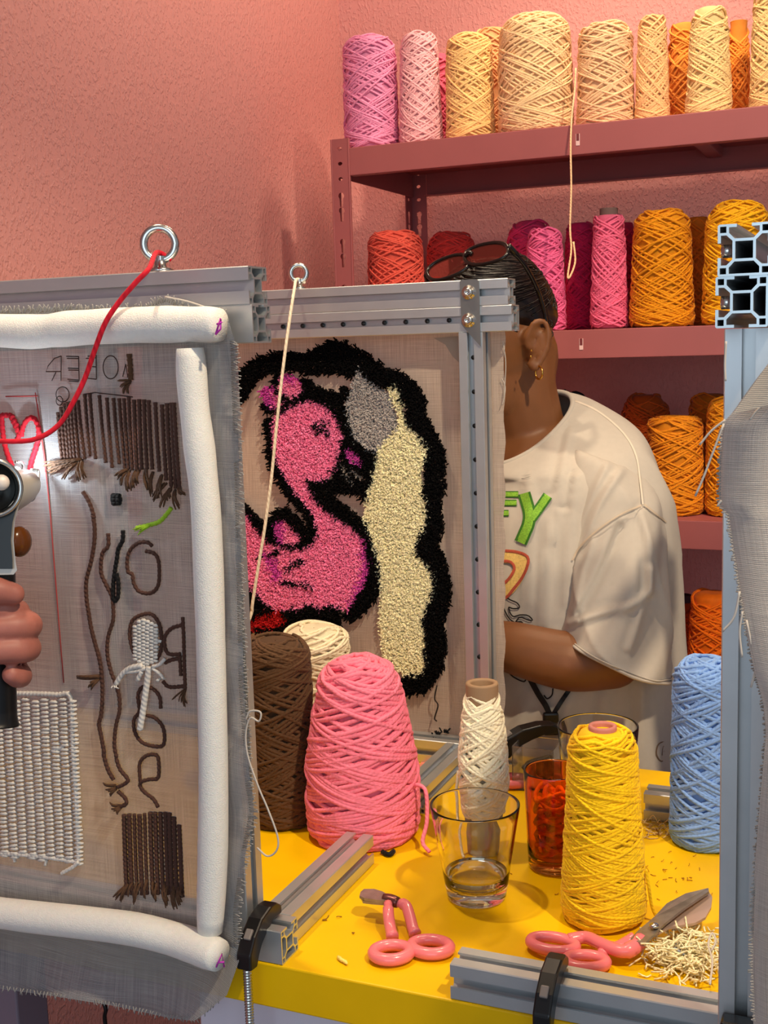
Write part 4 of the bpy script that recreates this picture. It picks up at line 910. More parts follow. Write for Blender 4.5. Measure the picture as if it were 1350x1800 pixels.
mb = MB(); ring_handle(mb, (1030, 1690), .0165, .0105, .25, R0*.95, .0065)
mb.tube(spl(zs_pts([(1058, 1680), (1066, 1665), (1084, 1666), (1105, 1655), (1116, 1648)], [.007, .0085, .0105, .013, .0155]), 22), R0*1.0, 10); mb.build('handle', PINKGRIP, s2)
blade_poly([(1108, 1655), (1122, 1640), (1150, 1622), (1172, 1602), (1205, 1590), (1245, 1584), (1246, 1590), (1205, 1614), (1170, 1636), (1132, 1664)], .018, .0205, DARKST, s2, pz=[0, 0, .003, .005, .008, .010, .010, .008, .005, 0])
blade_poly([(1118, 1662), (1150, 1640), (1200, 1612), (1246, 1588), (1252, 1598), (1250, 1614), (1240, 1628), (1222, 1636), (1200, 1638), (1175, 1640), (1140, 1655), (1124, 1668)], .0145, .0168, material('bill_blade', (190, 164, 150), .3, .5), s2, pz=[0, .002, .006, .009, .009, .008, .006, .005, .004, .003, .001, 0])
mb = MB(); c = onZ(1150, 1627, TZ+.026); mb.ball(c, (.0042, .0042, .0022), 12); mb.build('pivot', STEEL, s2)
s3 = empty('scissors', tbase(905, 1375), 'pink scissor handle peeking out between the off white cone and amber glass', 'scissors', 'pink handled duckbill scissors')
mb = MB(); ring_handle(mb, (900, 1372), .022, .013, .3, .0052, .0062); mb.tube(spl(zs_pts([(925, 1368), (960, 1362), (990, 1366)], .0068), 10), .005, 8); mb.build('handle', PINKGRIP, s3)
blade_poly([(985, 1362), (1030, 1360), (1050, 1366), (1030, 1372), (985, 1371)], .005, .008, DARKST, s3)
# small tub behind with black yarn, between far clamp and amber glass
tb = onY(945, 1360, 1.30); tb = np.array([tb[0], 1.30, TZ+.0004])
tub = empty('plastic_tub', tb, 'small clear plastic tub of black yarn ends by the far clamp', 'tub')
hx, hy, hz = .024, .020, .052
mb = MB()
for c, s in (((0, -hy, hz/2), (2*hx, .0015, hz)), ((0, hy, hz/2), (2*hx, .0015, hz)), ((-hx, 0, hz/2), (.0015, 2*hy, hz)), ((hx, 0, hz/2), (.0015, 2*hy, hz)), ((0, 0, .001), (2*hx, 2*hy, .002))): mb.box(tb+np.array(c), s)
mb.build('tub_wall', material('clear_plastic', (235, 235, 240), .08, trans=.95, ior=1.3), tub)
rr = np.random.RandomState(4); P = [tb+np.array([rr.uniform(-.018, .018), rr.uniform(-.014, .014), rr.uniform(.006, .040)]) for _ in range(16)]
tag(MB().tube(spl(P, 160), .0026, 6).build('yarn_tangle', BLK), 'black yarn tangle inside the small clear tub', 'yarn')
# fluff and scraps
rr = np.random.RandomState(8)
def scraps(name, label, n, cx, cy, sx, sy, rgb, L=.018, r=.0006, hgt=.012, z0=.0):
    mb = MB()
    for _ in range(n):
        p = onZ(cx+rr.normal(0, sx), cy+rr.normal(0, sy), TZ); p[2] = TZ+.0006+z0+abs(rr.normal(0, hgt*.4))
        a = rr.uniform(0, 6.28); d = np.array([math.cos(a), math.sin(a), rr.normal(0, .25)])*L*rr.uniform(.4, 1)
        q = p+d; q[2] = max(q[2], TZ+.0006); m = (p+q)/2+rr.normal(0, L*.12, 3); m[2] = max(m[2], TZ+.0008)
        mb.tube(spl([p, m, q], 5), r, 4)
    o = stuff(mb.build(name, yarn_mat(rgb, 1500))); return tag(o, label, 'yarn scraps')
scraps('yarn_fluff', 'heap of cream yarn clippings in the table corner under the scissor blades', 420, 1208, 1692, 32, 18, (252, 240, 196), .020, .0008, .022)
scraps('yarn_fluff', 'few pale blue yarn clippings lying in the cream heap', 8, 1205, 1680, 14, 12, (150, 165, 190), .012, .0011, .02, .006)
scraps('yarn_fluff', 'small tuft of beige yarn waste near the blue cone', 40, 1158, 1462, 16, 7, (206, 172, 112), .016, .0006, .008)
scraps('yarn_lint', 'tiny specks of yellow brown lint scattered over the table top', 60, 1130, 1540, 70, 26, (176, 120, 12), .006, .0004, .001)
scraps('yarn_lint', 'brown lint specks beside the aluminium foot on the table', 12, 560, 1610, 30, 25, (150, 104, 14), .006, .0005, .001)
tag(MB().tube(spl(zs_pts([(594, 1681), (600, 1687), (606, 1690), (610, 1694)], .0022), 8), [.001, .0018, .0016, .0018, .0015, .0018, .0014, .0008], 6).build('yarn_scrap', yarn_mat((246, 220, 110), 1500)), 'short pale yellow yarn scrap alone on the table near the scissors', 'yarn')
tag(MB().tube(spl(zs_pts([(672, 1497), (684, 1502), (692, 1496)], .003), 8), .0026, 6).build('yarn_scrap', BLK), 'black yarn scrap under the big pink cone', 'yarn')
tag(MB().tube(spl(zs_pts([(1248, 1730), (1252, 1690), (1245, 1660), (1252, 1640), (1258, 1655), (1250, 1672)], [.035, .03, .03, .034, .03, .025]), 30), .0009, 5).build('yarn_scrap', PALETH), 'pale thread loop curling over the aluminium foot end', 'yarn')
for lb, rgb, pts in (('pink printed paper scrap on the table behind the big pink cone', (220, 130, 110), [(733, 1352), (745, 1332), (768, 1330), (790, 1338), (770, 1350), (748, 1356)]),):
    Q = [onZ(x, y, TZ+.0008) for x, y in pts]
    tag(MB().prism([[(q[0], q[1]) for q in Q]], lambda a, b, t: (a, b, TZ+t), .0004, .0012).build('paper_scrap', material('scrap_pink', rgb, .6), fixn=True), lb, 'paper')

# ================================================================== RIGHT CLOTH
CE = [(600, 1375), (640, 1350), (668, 1328), (700, 1305), (725, 1288), (742, 1272), (760, 1267), (820, 1264), (890, 1264), (905, 1278), (960, 1286), (1040, 1299), (1110, 1311), (1180, 1326), (1240, 1342), (1290, 1346), (1350, 1341), (1420, 1335), (1500, 1328), (1600, 1322), (1700, 1320), (1840, 1326), (1990, 1330)]
nu, nv = 22, 110; V = []; UV = []
for i in range(nu):
    for j in range(nv):
        v = j/(nv-1); y = 600+v*1390; u = i/(nu-1); x0 = interp(CE, y)
        Y0 = .705+.012*math.sin(v*9)
        p = onY(x0, y, Y0)
        q = np.array([-.060, .80, p[2]])
        mid = np.array([p[0]+.05, p[1]-.035, p[2]])
        a = (1-u)**2; bq = 2*u*(1-u); c = u*u
        w = a*p+bq*mid+c*q+np.array([0, .003*math.sin(u*9+v*14), 0])*u
        V.append(w); UV.append((u*.16, p[2]))
rc = cloth_obj('tufting_cloth', V, nu, nv, UV, LINEN3)
tag(rc, 'pale grey tufting cloth with frayed edge draped over the end on frame', 'cloth')
mb = MB()
for y in np.arange(745, 1800, 5.0):
    x = interp(CE, y); a = onY(x+3, y, .704); b = onY(x-rr.uniform(1, 6), y+rr.uniform(-3, 4), .703); mb.tube([a, (a+b)/2, b], .0005, 4)
stuff(mb.build('frayed_threads', LINEN3, rc))
mb = MB()
for s in ([(1275, 738), (1250, 758), (1230, 782)], [(1272, 745), (1255, 790), (1238, 835), (1222, 872)], [(1350, 705), (1330, 722), (1318, 738)], [(1268, 880), (1262, 888)], [(1300, 1040), (1290, 1085), (1270, 1110)], [(1305, 1075), (1300, 1110), (1304, 1155)], [(1312, 1090), (1324, 1150), (1328, 1175), (1320, 1208)], [(1276, 600), (1274, 640), (1275, 670)]):
    MB().tube(spl([onY(x, y, .701) for x, y in s], 14), .0007, 5).build('loose_thread', PALETH, rc)
nu, nv = 12, 14; V = []; UV = []       # folded over corner
for i in range(nu):
    for j in range(nv):
        v = j/(nv-1); u = i/(nu-1)
        A0 = np.array([1378-v*90, 600+v*128]); B0 = np.array([1400, 640+v*60]); p2 = A0+(B0-A0)*u
        w = onY(p2[0], p2[1], .694-.006*math.sin(u*2.5)); V.append(w); UV.append((u*.06, w[2]))
cloth_obj('folded_corner', V, nu, nv, UV, cloth_material('lit_fold_linen', (232, 228, 214), (204, 198, 184), .0011, .04), rc)  # same linen, colour paled to stand in for light catching the fold

# ================================================================== PERSON
def remesh(mb, name, mat, parent, vox, smooth=6, extra=None):
    me = mb.mesh(name+'_src'); o = bpy.data.objects.new(name+'_src', me); COL.objects.link(o)
    m = o.modifiers.new('r', 'REMESH'); m.mode = 'VOXEL'; m.voxel_size = vox; m.use_smooth_shade = True
    s = o.modifiers.new('s', 'SMOOTH'); s.iterations = smooth; s.factor = .5
    dg = bpy.context.evaluated_depsgraph_get(); ev = o.evaluated_get(dg); nm = bpy.data.meshes.new_from_object(ev)
    bpy.data.objects.remove(o); bpy.data.meshes.remove(me); nm.name = name
    nm.materials.clear(); nm.materials.append(mat)
    nm.polygons.foreach_set('use_smooth', np.ones(len(nm.polygons), bool))
    ob = bpy.data.objects.new(name, nm); COL.objects.link(ob)
    if parent is not None: ob.parent = parent; ob.matrix_parent_inverse = Matrix.Translation(-parent.location)
    return ob
def limb(mb, pts, rad, n=14):
    P = spl(pts, n*max(1, len(pts)-1)); L = np.linspace(0, 1, len(rad)); r = np.interp(np.linspace(0, 1, len(P)), L, rad)
    mb.tube(P, r, 16); mb.ball(P[0], r[0]*.99, 14); mb.ball(P[-1], r[-1]*.99, 14)
pb = at(950, 1000, 1.70); PB = np.array([pb[0], pb[1], 0.0])
person = empty('person', PB, 'person in a white printed T-shirt leaning behind the pink bird frame', 'person')
Fd = -.72*RH-.69*DH; Fd /= np.linalg.norm(Fd)              # facing direction
Ld = np.array([-Fd[1], Fd[0], 0.0])                        # the person's left
UZ = np.array([0, 0, 1.0])
if Ld @ RH < 0: Ld = -Ld
HC = at(868, 592, 1.66)                                    # head centre
HF = Fd*.93-UZ*.36; HF /= np.linalg.norm(HF); HU = UZ-HF*(UZ@HF); HU /= np.linalg.norm(HU); HL = Ld-HF*(Ld@HF); HL /= np.linalg.norm(HL)
ROTH = Matrix((tuple(HL), tuple(HF), tuple(HU))).transposed()   # local x=left, y=front, z=up
def hd(l, f, u): return HC+HL*l+HF*f+HU*u
mb = MB()
mb.ball(HC+HU*.015, (.077, .097, .100), 24, ROTH)           # skull
mb.ball(hd(0, .022, -.055), (.060, .072, .062), 20, ROTH)    # face
mb.ball(hd(0, .060, -.098), (.026, .026, .020), 14, ROTH)    # chin
for s in (-1, 1): mb.ball(hd(s*.040, .015, -.075), (.022, .040, .030), 14, ROTH); mb.ball(hd(s*.036, .068, -.022), (.018, .016, .014), 12, ROTH)
mb.ball(hd(0, .088, .018), (.045, .018, .012), 14, ROTH)
limb(mb, [hd(0, .090, -.005), hd(0, .108, -.030), hd(0, .104, -.042)], [.008, .012, .011], 6)    # nose
for s in (-1, 1): mb.ball(hd(s*.012, .098, -.042), .008, 10)
mb.ball(hd(0, .090, -.066), (.022, .010, .006), 12, ROTH); mb.ball(hd(0, .086, -.076), (.020, .010, .006), 12, ROTH)
# neck to the chest
nk0 = at(905, 680, 1.68); nk1 = at(925, 770, 1.70)
limb(mb, [hd(0, -.03, -.04), nk0, nk1, at(940, 850, 1.71)], [.064, .058, .058, .072], 8)
# shoulders and upper chest (under the shirt)
SHL = at(1076, 905, 1.58); SHR = at(800, 830, 1.84)
limb(mb, [SHL, at(1000, 842, 1.66), at(930, 830, 1.71), SHR], [.040, .042, .050, .040], 8)
limb(mb, [at(945, 850, 1.71), at(950, 1050, 1.70), at(952, 1300, 1.69)], [.10, .11, .115], 8)
# left arm: hangs, elbow bent, forearm reaches to the cloth
EL = at(1072, 1168, 1.515)
limb(mb, [SHL, at(1090, 1010, 1.54), at(1082, 1150, 1.52)], [.042, .043, .039], 10)
WR = at(835, 1122, 1.575)
limb(mb, [at(1078, 1160, 1.518), at(1000, 1162, 1.512), at(900, 1138, 1.535), WR], [.037, .0385, .034, .026], 10)
# right arm
ER = at(735, 1120, 1.86); WRR = at(690, 1000, 1.74)
limb(mb, [SHR, at(770, 980, 1.87), ER], [.05, .044, .038], 8); limb(mb, [ER, at(715, 1050, 1.80), WRR], [.037, .034, .025], 8)
# hands
def hand(mb, wr, dirv, side, up, L=.17):
    dirv = dirv/np.linalg.norm(dirv); side = side-dirv*(side@dirv); side /= np.linalg.norm(side); nrm = np.cross(dirv, side)
    limb(mb, [wr, wr+dirv*.045, wr+dirv*.085], [.025, .030, .028], 6)
    for k, (o, ln) in enumerate(((-.030, .068), (-.010, .078), (.010, .073), (.029, .056))):
        b0 = wr+dirv*.085+side*o
        limb(mb, [b0, b0+dirv*ln*.5+nrm*.008, b0+dirv*ln*.85+nrm*.024], [.0092, .0085, .0072], 5)
    b0 = wr+dirv*.03-side*.024; limb(mb, [b0, b0+dirv*.03-side*.028+nrm*.008, b0+dirv*.06-side*.034+nrm*.02], [.012, .0105, .0085], 5)
hand(mb, WR, np.array([-1.0, .12, .25]), UZ, None); hand(mb, WRR, np.array([-.9, -.1, .5]), UZ, None)
# ear: rim, lobe, inner hollow ridge
EC = at(943, 607, 1.585)
mb.ball(EC+DH*.010, (.016, .012, .028), 14)
ear = spl([EC+RH*a+UZ*b_-DH*c for a, b_, c in [(-.012, -.002, .0), (-.012, .016, .003), (-.002, .031, .006), (.010, .030, .006), (.016, .016, .005), (.014, -.004, .004), (.006, -.020, .003), (-.003, -.030, .002), (-.009, -.024, .001)]], 40)
mb.tube(ear, [.0045]*32+[.006]*8, 10); mb.ball(ear[0], .0045, 8); mb.ball(ear[-1], .006, 8)
mb.tube(spl([EC+RH*a+UZ*b_-DH*.003 for a, b_ in [(-.004, .018), (.004, .014), (.006, .0), (.0, -.012)]], 16), .0028, 8)
# trousered legs are below the table; plain lower body reaches the floor
body = remesh(mb, 'body', SKIN, person, .0042, 5)
for s in (-1, 1):
    h0 = at(952, 1300, 1.69)+Ld*s*.09; mbl = MB(); limb(mbl, [h0, np.array([h0[0], h0[1], .50])+Ld*s*.01, np.array([h0[0], h0[1], .07])+Ld*s*.012], [.105, .075, .055], 8)
    limb(mbl, [np.array([h0[0], h0[1], .036])-Fd*.05+Ld*s*.012, np.array([h0[0], h0[1], .036])+Fd*.13+Ld*s*.02], [.036, .034], 6)
    remesh(mbl, 'trouser_leg', material('dark_trousers', (40, 38, 44), .8), person, .012, 4)
# eyes
for s in (-1, 1):
    e = MB().ball(hd(s*.031, .078, -.006), .0125, 14).build('eye', material('eye_white', (220, 214, 206), .2), person)
    MB().ball(hd(s*.031, .0895, -.006), (.0055, .0028, .0055), 10, ROTH).build('iris', material('iris_brown', (50, 28, 18), .15), e)
    MB().tube(spl([hd(s*.012, .098, .014), hd(s*.032, .096, .020), hd(s*.050, .082, .014)], 10), [.002]*2+[.0032]*6+[.0018]*2, 6).build('eyebrow', HAIR, person)
# hair: combed back cap with fine ridges
nu, nv = 90, 44; V = []
rh = np.random.RandomState(6); ph = rh.uniform(0, 6, 200)
def hairline(az):   # azimuth 0 = front, pi = back; polar angle limit from the crown axis
    c = math.cos(az); return math.radians(95-38*max(0, c)**1.0+22*max(0, -c)**1.2+(7 if .75 < abs(az) < 1.3 else 0))
for i in range(nu):
    az = -math.pi+2*math.pi*i/(nu-1); lim = hairline(az)
    for j in range(nv):
        th = lim*j/(nv-1); rr_ = 1.075+.010*math.sin(az*29+math.sin(th*3)*2)+.012*math.sin(az*57+2.2*math.sin(th*5+az))*min(1, th*2)
        rr_ *= 1+.05*math.exp(-((az-math.pi*.98)/.5)**2)*math.sin(th*1.2) if az > 0 else 1+.05*math.exp(-((az+math.pi*.98)/.5)**2)*math.sin(th*1.2)
        if j >= nv-4: rr_ -= (.02, .045, .07, .11)[j-(nv-4)]
        l = math.sin(th)*math.sin(az)*.077*rr_; f = math.sin(th)*math.cos(az)*.097*rr_; u = math.cos(th)*.100*rr_+.015
        V.append(hd(l, f, u))
hair = MB().grid(np.array(V), nu, nv); hair_o = hair.build('hair', HAIR, person)
mb = MB(); rh = np.random.RandomState(12)
for k in range(380):   # strands swept back
    az0 = rh.uniform(-2.6, 2.6); t0 = rh.uniform(.05, .9)*hairline(az0)
    P = []
    for q in np.linspace(0, 1, 7):
        az = az0+(math.copysign(math.pi, az0)-az0)*q*.55; th = t0+(math.radians(80)-t0)*q*.5
        k2 = 1.088+.014*math.sin(k+q*5)
        P.append(hd(math.sin(th)*math.sin(az)*.077*k2, math.sin(th)*math.cos(az)*.097*k2, math.cos(th)*.100*k2+.015))
    mb.tube(np.array(P), .0009, 4)
for k in range(46):    # small curls along the back of the head
    y = rh.uniform(455, 600); c = at(interp([(440, 905), (480, 945), (520, 962), (560, 968), (600, 962)], y)+rh.uniform(-8, 3), y, 1.63+rh.uniform(-.02, .02))
    an = np.linspace(0, 2*math.pi*rh.uniform(.8, 1.6), 12)+rh.uniform(0, 6); r_ = rh.uniform(.003, .006)
    mb.tube(c+RH*(np.cos(an)*r_)[:, None]+UZ*(np.sin(an)*r_)[:, None]+DH*(an*.0008)[:, None], .0006, 4)
stuff(mb.build('hair_strands', HAIR, hair_o))
GOLD = material('gold', (220, 170, 80), .2, 1.0)
an = np.linspace(0, 2*math.pi, 25)[:-1]; EB = EC+UZ*(-.036)+RH*(.002)-DH*.006
MB().tube(EB+(RH*.5-DH*.85)[None]*(np.cos(an)*.0075)[:, None]+UZ*(np.sin(an)*.0085)[:, None], .0014, 8, closed=True).build('earring', GOLD, person)
for x, y in ((934, 616), (933, 627)): MB().ball(at(x, y, 1.560), .0016, 8).build('earring', GOLD, person)

# T-shirt
def crease(V, folds):
    """press cloth folds into the side of the shirt that faces the table"""
    sh = V.shape; P = V.reshape(-1, 3).copy(); v = P-CC; d = v@FW; xy = np.stack([675+FPX*(v@CR)/d, 900-FPX*(v@CU)/d], -1)
    for line, w, amp in folds:
        L = spl([(x, y, 0) for x, y in line], 16)[:, :2]; q = dline(xy, [tuple(t) for t in L]); t = L[-1]-L[0]; t /= np.linalg.norm(t); nn = np.array([-t[1], t[0]])
        sg = ((xy-L[8])@nn); k = np.exp(-(q/w)**2)*amp; k2 = np.exp(-((q-w*1.3)/w)**2)*amp*.5*(sg > 0)
        front = 1/(1+np.exp((d-np.median(d))/.02)); P -= (FW[None]*((k-k2)*front)[:, None])
    return P.reshape(sh)
def ring_torso(cx, cy, d, a, b_, tilt, n=144, e=2.3):
    c = at(cx, cy, d); out = []
    for k in range(n):
        t = 2*math.pi*k/n; ct, stt = math.cos(t), math.sin(t)
        l = a*math.copysign(abs(ct)**(2/e), ct); f = b_*math.copysign(abs(stt)**(2/e), stt)
        out.append(c+Ld*l+Fd*f-UZ*tilt*f)
    return np.array(out)
keys = [(912, 752, 1.690, .066, .080, .58), (916, 756, 1.690, .078, .087, .55), (922, 763, 1.695, .104, .098, .48), (930, 776, 1.70, .138, .106, .38), (938, 798, 1.70, .170, .108, .28), (944, 845, 1.70, .192, .118, .14), (948, 900, 1.70, .200, .126, .05), (950, 1000, 1.70, .204, .134, 0), (950, 1100, 1.70, .205, .138, 0), (952, 1200, 1.695, .206, .142, 0), (954, 1300, 1.69, .208, .146, 0), (955, 1400, 1.69, .206, .145, 0), (955, 1500, 1.69, .2, .142, 0)]
K = np.array(keys); KK = np.concatenate([spl(K[:, :3], 130), spl(K[:, 3:], 130)], 1)
R = []
for q, kk in enumerate(KK):
    rg = ring_torso(*kk); v = q/129
    n = len(rg); c = rg.mean(0)
    for k in range(n):
        t = 2*math.pi*k/n
        f = .0045*(1-2*abs(math.sin((t*9+v*5)/2))**.7)*min(1, max(0, (v-.22)*4))+.0030*math.sin(t*13-v*9+1)*min(1, max(0, (v-.3)*3))+.004*math.sin((t*4+v*16))*math.exp(-((v-.45)/.18)**2)
        dv = rg[k]-c; dv /= np.linalg.norm(dv); rg[k] = rg[k]+dv*f
    R.append(rg)
R = np.array(R)
R = crease(R, [([(1000, 765), (985, 840), (968, 950)], 7, .006), ([(962, 880), (958, 1000), (952, 1090)], 7, .006), ([(990, 900), (992, 1000), (984, 1095)], 6, .007), ([(1012, 840), (1004, 940), (1002, 1060)], 7, .008), ([(930, 850), (925, 960), (930, 1060)], 9, .005), ([(1060, 1225), (1055, 1300), (1050, 1380)], 9, .005), ([(1000, 1230), (985, 1310), (980, 1380)], 9, .005), ([(1130, 1200), (1120, 1290), (1125, 1370)], 9, .005), ([(940, 1215), (905, 1280), (890, 1330)], 9, .006)]); mb = MB()
nr, ns = R.shape[:2]
i = np.arange(nr-1)[:, None]; j = np.arange(ns)[None]; Q = np.stack([i*ns+j, i*ns+(j+1) % ns, (i+1)*ns+(j+1) % ns, (i+1)*ns+j], -1).reshape(-1, 4)
mb.add(R.reshape(-1, 3), Q)
# left sleeve: from the dropped shoulder to the open hem
def ring_sleeve(cx, cy, d, wpx, b_, tiltpx, n=112, dr=0.0):
    out = []
    for k in range(n):
        t = 2*math.pi*k/n; x = cx+wpx*math.cos(t); y = cy+tiltpx*math.cos(t)
        out.append(at(x, y, d)-DH*(b_*math.sin(t)))
    return np.array(out)
sk = [(1032, 812, 1.665, 18, .030, 8), (1062, 806, 1.617, 57, .056, 20), (1082, 850, 1.59, 80, .070, 26), (1086, 905, 1.575, 86, .076, 26), (1088, 980, 1.555, 84, .078, 24), (1086, 1060, 1.54, 88, .082, 28), (1082, 1120, 1.53, 93, .086, 34), (1080, 1147, 1.525, 95, .088, 37), (1080, 1153, 1.525, 95.5, .0885, 37.5)]
K = np.array(sk); KK = np.concatenate([spl(K[:, :3], 100), spl(K[:, 3:], 100)], 1)
R2 = []
for q, kk in enumerate(KK):
    rg = ring_sleeve(*kk); v = q/99; c = rg.mean(0)
    for k in range(len(rg)):
        t = 2*math.pi*k/len(rg)
        f = .007*(1-2*abs(math.sin((t*3+v*9-1.0)/2))**.6)*min(1, v*2)*(1-.5*v)+.0045*math.sin(t*6-v*13)*min(1, v*2)*(1-.5*v)
        if .895 < v < .915: f -= .0012
        dv = rg[k]-c; dv /= np.linalg.norm(dv); rg[k] = rg[k]+dv*f
    R2.append(rg)
R2 = np.array(R2)
R2 = crease(R2, [([(1100, 815), (1050, 890), (1012, 985)], 7, .007), ([(1075, 800), (1035, 880), (1010, 950)], 6, .005), ([(1142, 1000), (1140, 1040), (1112, 1062), (1060, 1076), (1000, 1096)], 8, .007), ([(1090, 925), (1060, 1000), (1018, 1080)], 8, -.006), ([(1128, 900), (1140, 960), (1142, 1040)], 8, .006), ([(1128, 1070), (1116, 1110), (1105, 1140)], 7, .004), ([(1040, 950), (1020, 1010), (1008, 1075)], 6, .005)])
nr2, ns2 = R2.shape[:2]
i = np.arange(nr2-1)[:, None]; j = np.arange(ns2)[None]; Q2 = np.stack([i*ns2+j, i*ns2+(j+1) % ns2, (i+1)*ns2+(j+1) % ns2, (i+1)*ns2+j], -1).reshape(-1, 4)
mb.add(R2.reshape(-1, 3), Q2)
# right sleeve
R3 = []
for cx, cy, d, w_, b_ in ((840, 790, 1.80, 50, .05), (810, 830, 1.84, 75, .07), (785, 950, 1.85, 80, .08), (770, 1080, 1.84, 85, .085)): R3.append(ring_sleeve(cx, cy, d, w_, b_, -14, 32))
R3 = np.array(R3); i = np.arange(3)[:, None]; j = np.arange(32)[None]; Q3 = np.stack([i*32+j, i*32+(j+1) % 32, (i+1)*32+(j+1) % 32, (i+1)*32+j], -1).reshape(-1, 4)
mb.add(R3.reshape(-1, 3), Q3)
shirt = mb.build('tshirt', SHIRT, person, fixn=True)
so = shirt.modifiers.new('thick', 'SOLIDIFY'); so.thickness = .0022; so.offset = 1
# collar rib
MB().tube(R[1], .0042, 8, closed=True).build('collar', SHIRT, shirt)
bvh = BVHTree.FromPolygons([tuple(v) for v in np.concatenate([R.reshape(-1, 3), R2.reshape(-1, 3)])], [tuple(q) for q in Q]+[tuple(q+nr*ns) for q in Q2])
def cast(x, y, off=.0045):
    d = Vector(ray(x, y)).normalized(); h = bvh.ray_cast(Vector(CC), d)
    if h[0] is None: return at(x, y, 1.58)
    return np.array(h[0]-d*off)
def ribbon(pts, w, mat, name, off=.0035, n=26, parent=None):
    P = spl([(x, y, 0) for x, y in pts], n)[:, :2]; T = np.gradient(P, axis=0); T /= np.linalg.norm(T, axis=1)[:, None]+1e-9; Nn = np.stack([-T[:, 1], T[:, 0]], -1)
    V = []
    for p, q in zip(P, Nn):
        for s in (-.5, 0, .5): V.append(cast(p[0]+q[0]*w*s, p[1]+q[1]*w*s, off+(.0006 if s == 0 else 0)))
    return MB().grid(np.array(V), n, 3).build(name, mat, parent or shirt)
GR1 = material('print_green_dark', (52, 110, 30), .8, noise=.2, nscale=400); GR2 = material('print_green', (126, 180, 52), .8, noise=.35, nscale=500)
PY = material('print_yellow', (226, 190, 110), .8, noise=.2, nscale=400); PR = material('print_rust', (176, 78, 56), .8, noise=.2, nscale=400); PBK = material('print_black', (26, 22, 22), .8)
for w, m, o in ((23, GR1, .0050), (15, GR2, .0060)):
    ribbon([(921, 867), (930, 900), (929, 920), (922, 938), (915, 954)], w, m, 'print_letter', o); ribbon([(963, 871), (950, 890), (934, 912)], w*.78, m, 'print_letter', o)
    for s in ([(840, 869), (911, 869)], [(840, 884), (908, 884)], [(840, 902), (894, 902)]): ribbon(s, w*.5, m, 'print_letter', o-.0006)
ribbon([(850, 980), (885, 978), (908, 980), (916, 992), (910, 1010), (900, 1026), (888, 1038), (860, 1050)], 24, PY, 'print_letter', .0048)
ribbon([(850, 968), (886, 968), (912, 971), (928, 980), (926, 998), (916, 1018), (902, 1036), (890, 1050), (870, 1058)], 5, PR, 'print_letter', .0058); ribbon([(860, 988), (888, 986), (900, 990), (904, 1000), (897, 1014), (886, 1026)], 5, PR, 'print_letter', .0058)
for s in ([(888, 1048), (896, 1054), (909, 1060), (913, 1068), (903, 1070), (894, 1067)], [(894, 1067), (897, 1078), (903, 1084), (914, 1081), (928, 1082), (936, 1090), (929, 1090), (914, 1085), (906, 1094)], [(880, 1055), (888, 1075), (896, 1088), (904, 1094)], [(906, 1094), (916, 1093), (920, 1098)], [(886, 1170), (900, 1188), (920, 1198), (925, 1192)], [(972, 1210), (970, 1222), (962, 1228), (956, 1222)]): ribbon(s, 2.4, PBK, 'print_line', .0050, 20)
ribbon([(1172, 1302), (1158, 1308), (1154, 1325), (1162, 1338), (1172, 1332), (1178, 1315), (1172, 1302)], 2.2, material('print_brown', (120, 96, 76), .8), 'print_mark', .0050); ribbon([(1164, 1328), (1166, 1312), (1171, 1316), (1167, 1321), (1172, 1328)], 1.8, material('print_brown', (120, 96, 76)), 'print_mark', .0050)
# seams
SEAM = material('seam_shadow_thread', (186, 170, 150), .9)
ribbon([(1006, 985), (1020, 960), (1050, 932), (1090, 905), (1128, 888)], 3, SEAM, 'seam', .0058); ribbon([(1132, 886), (1152, 902), (1172, 918)], 3, SEAM, 'seam', .0058); ribbon([(1000, 700), (1050, 722), (1095, 760), (1118, 800), (1126, 850), (1130, 886)], 3, material('seam_pale', (214, 202, 186), .9), 'seam', .0058)
MB().tube(R2[88]+(R2[88]-R2[88].mean(0))*.022, .0011, 6, closed=True).build('hem_seam', SHIRT, shirt); MB().tube(R2[99]+(R2[99]-R2[99].mean(0))*.012, .0020, 6, closed=True).build('hem', SHIRT, shirt)
LAN = material('black_strap', (12, 12, 14), .6)
ribbon([(930, 1190), (945, 1218), (960, 1242), (968, 1262)], 10, LAN, 'lanyard', .010); ribbon([(1006, 1205), (990, 1228), (976, 1250), (969, 1264)], 8, LAN, 'lanyard', .010)
p = cast(968, 1272, .012); MB().box(p, (.020, .008, .030), .003, Matrix.Rotation(YAW, 3, 'Z')).build('lanyard_clip', BLACKPL, person)

# sunglasses pushed up on the head
sg = empty('sunglasses', at(840, 455, 1.55), 'dark sunglasses pushed up on top of the person\'s head', 'sunglasses')
FR = material('sunglass_frame', (20, 14, 13), .2); LENS = material('sunglass_lens', (120, 52, 46), .05, trans=.75, ior=1.1)
def lens(cx, cy, a, b_, rot, d0, sl):
    an = np.linspace(0, 2*math.pi, 41)[:-1]; c, s = math.cos(rot), math.sin(rot); P = []
    for t in an:
        ex = abs(math.cos(t))**.85*math.copysign(1, math.cos(t)); ey = abs(math.sin(t))**.85*math.copysign(1, math.sin(t))
        x = cx+a*ex*c-b_*ey*s; y = cy+a*ex*s+b_*ey*c; P.append(at(x, y, d0-sl*(x-cx)/40*.03-(y-cy)/20*.012))
    P = np.array(P); MB().tube(P, .0026, 8, closed=True).build('rim', FR, sg)
    ctr = P.mean(0); V = np.vstack([P, ctr[None]]); n = len(P)
    MB().add(V, [(i, (i+1) % n, n) for i in range(n)]).build('lens', LENS, sg)
    return P
Pa = lens(788, 470, 39, 17, -.37, 1.545, .8); Pb_ = lens(855, 446, 39, 17, -.22, 1.515, .8)
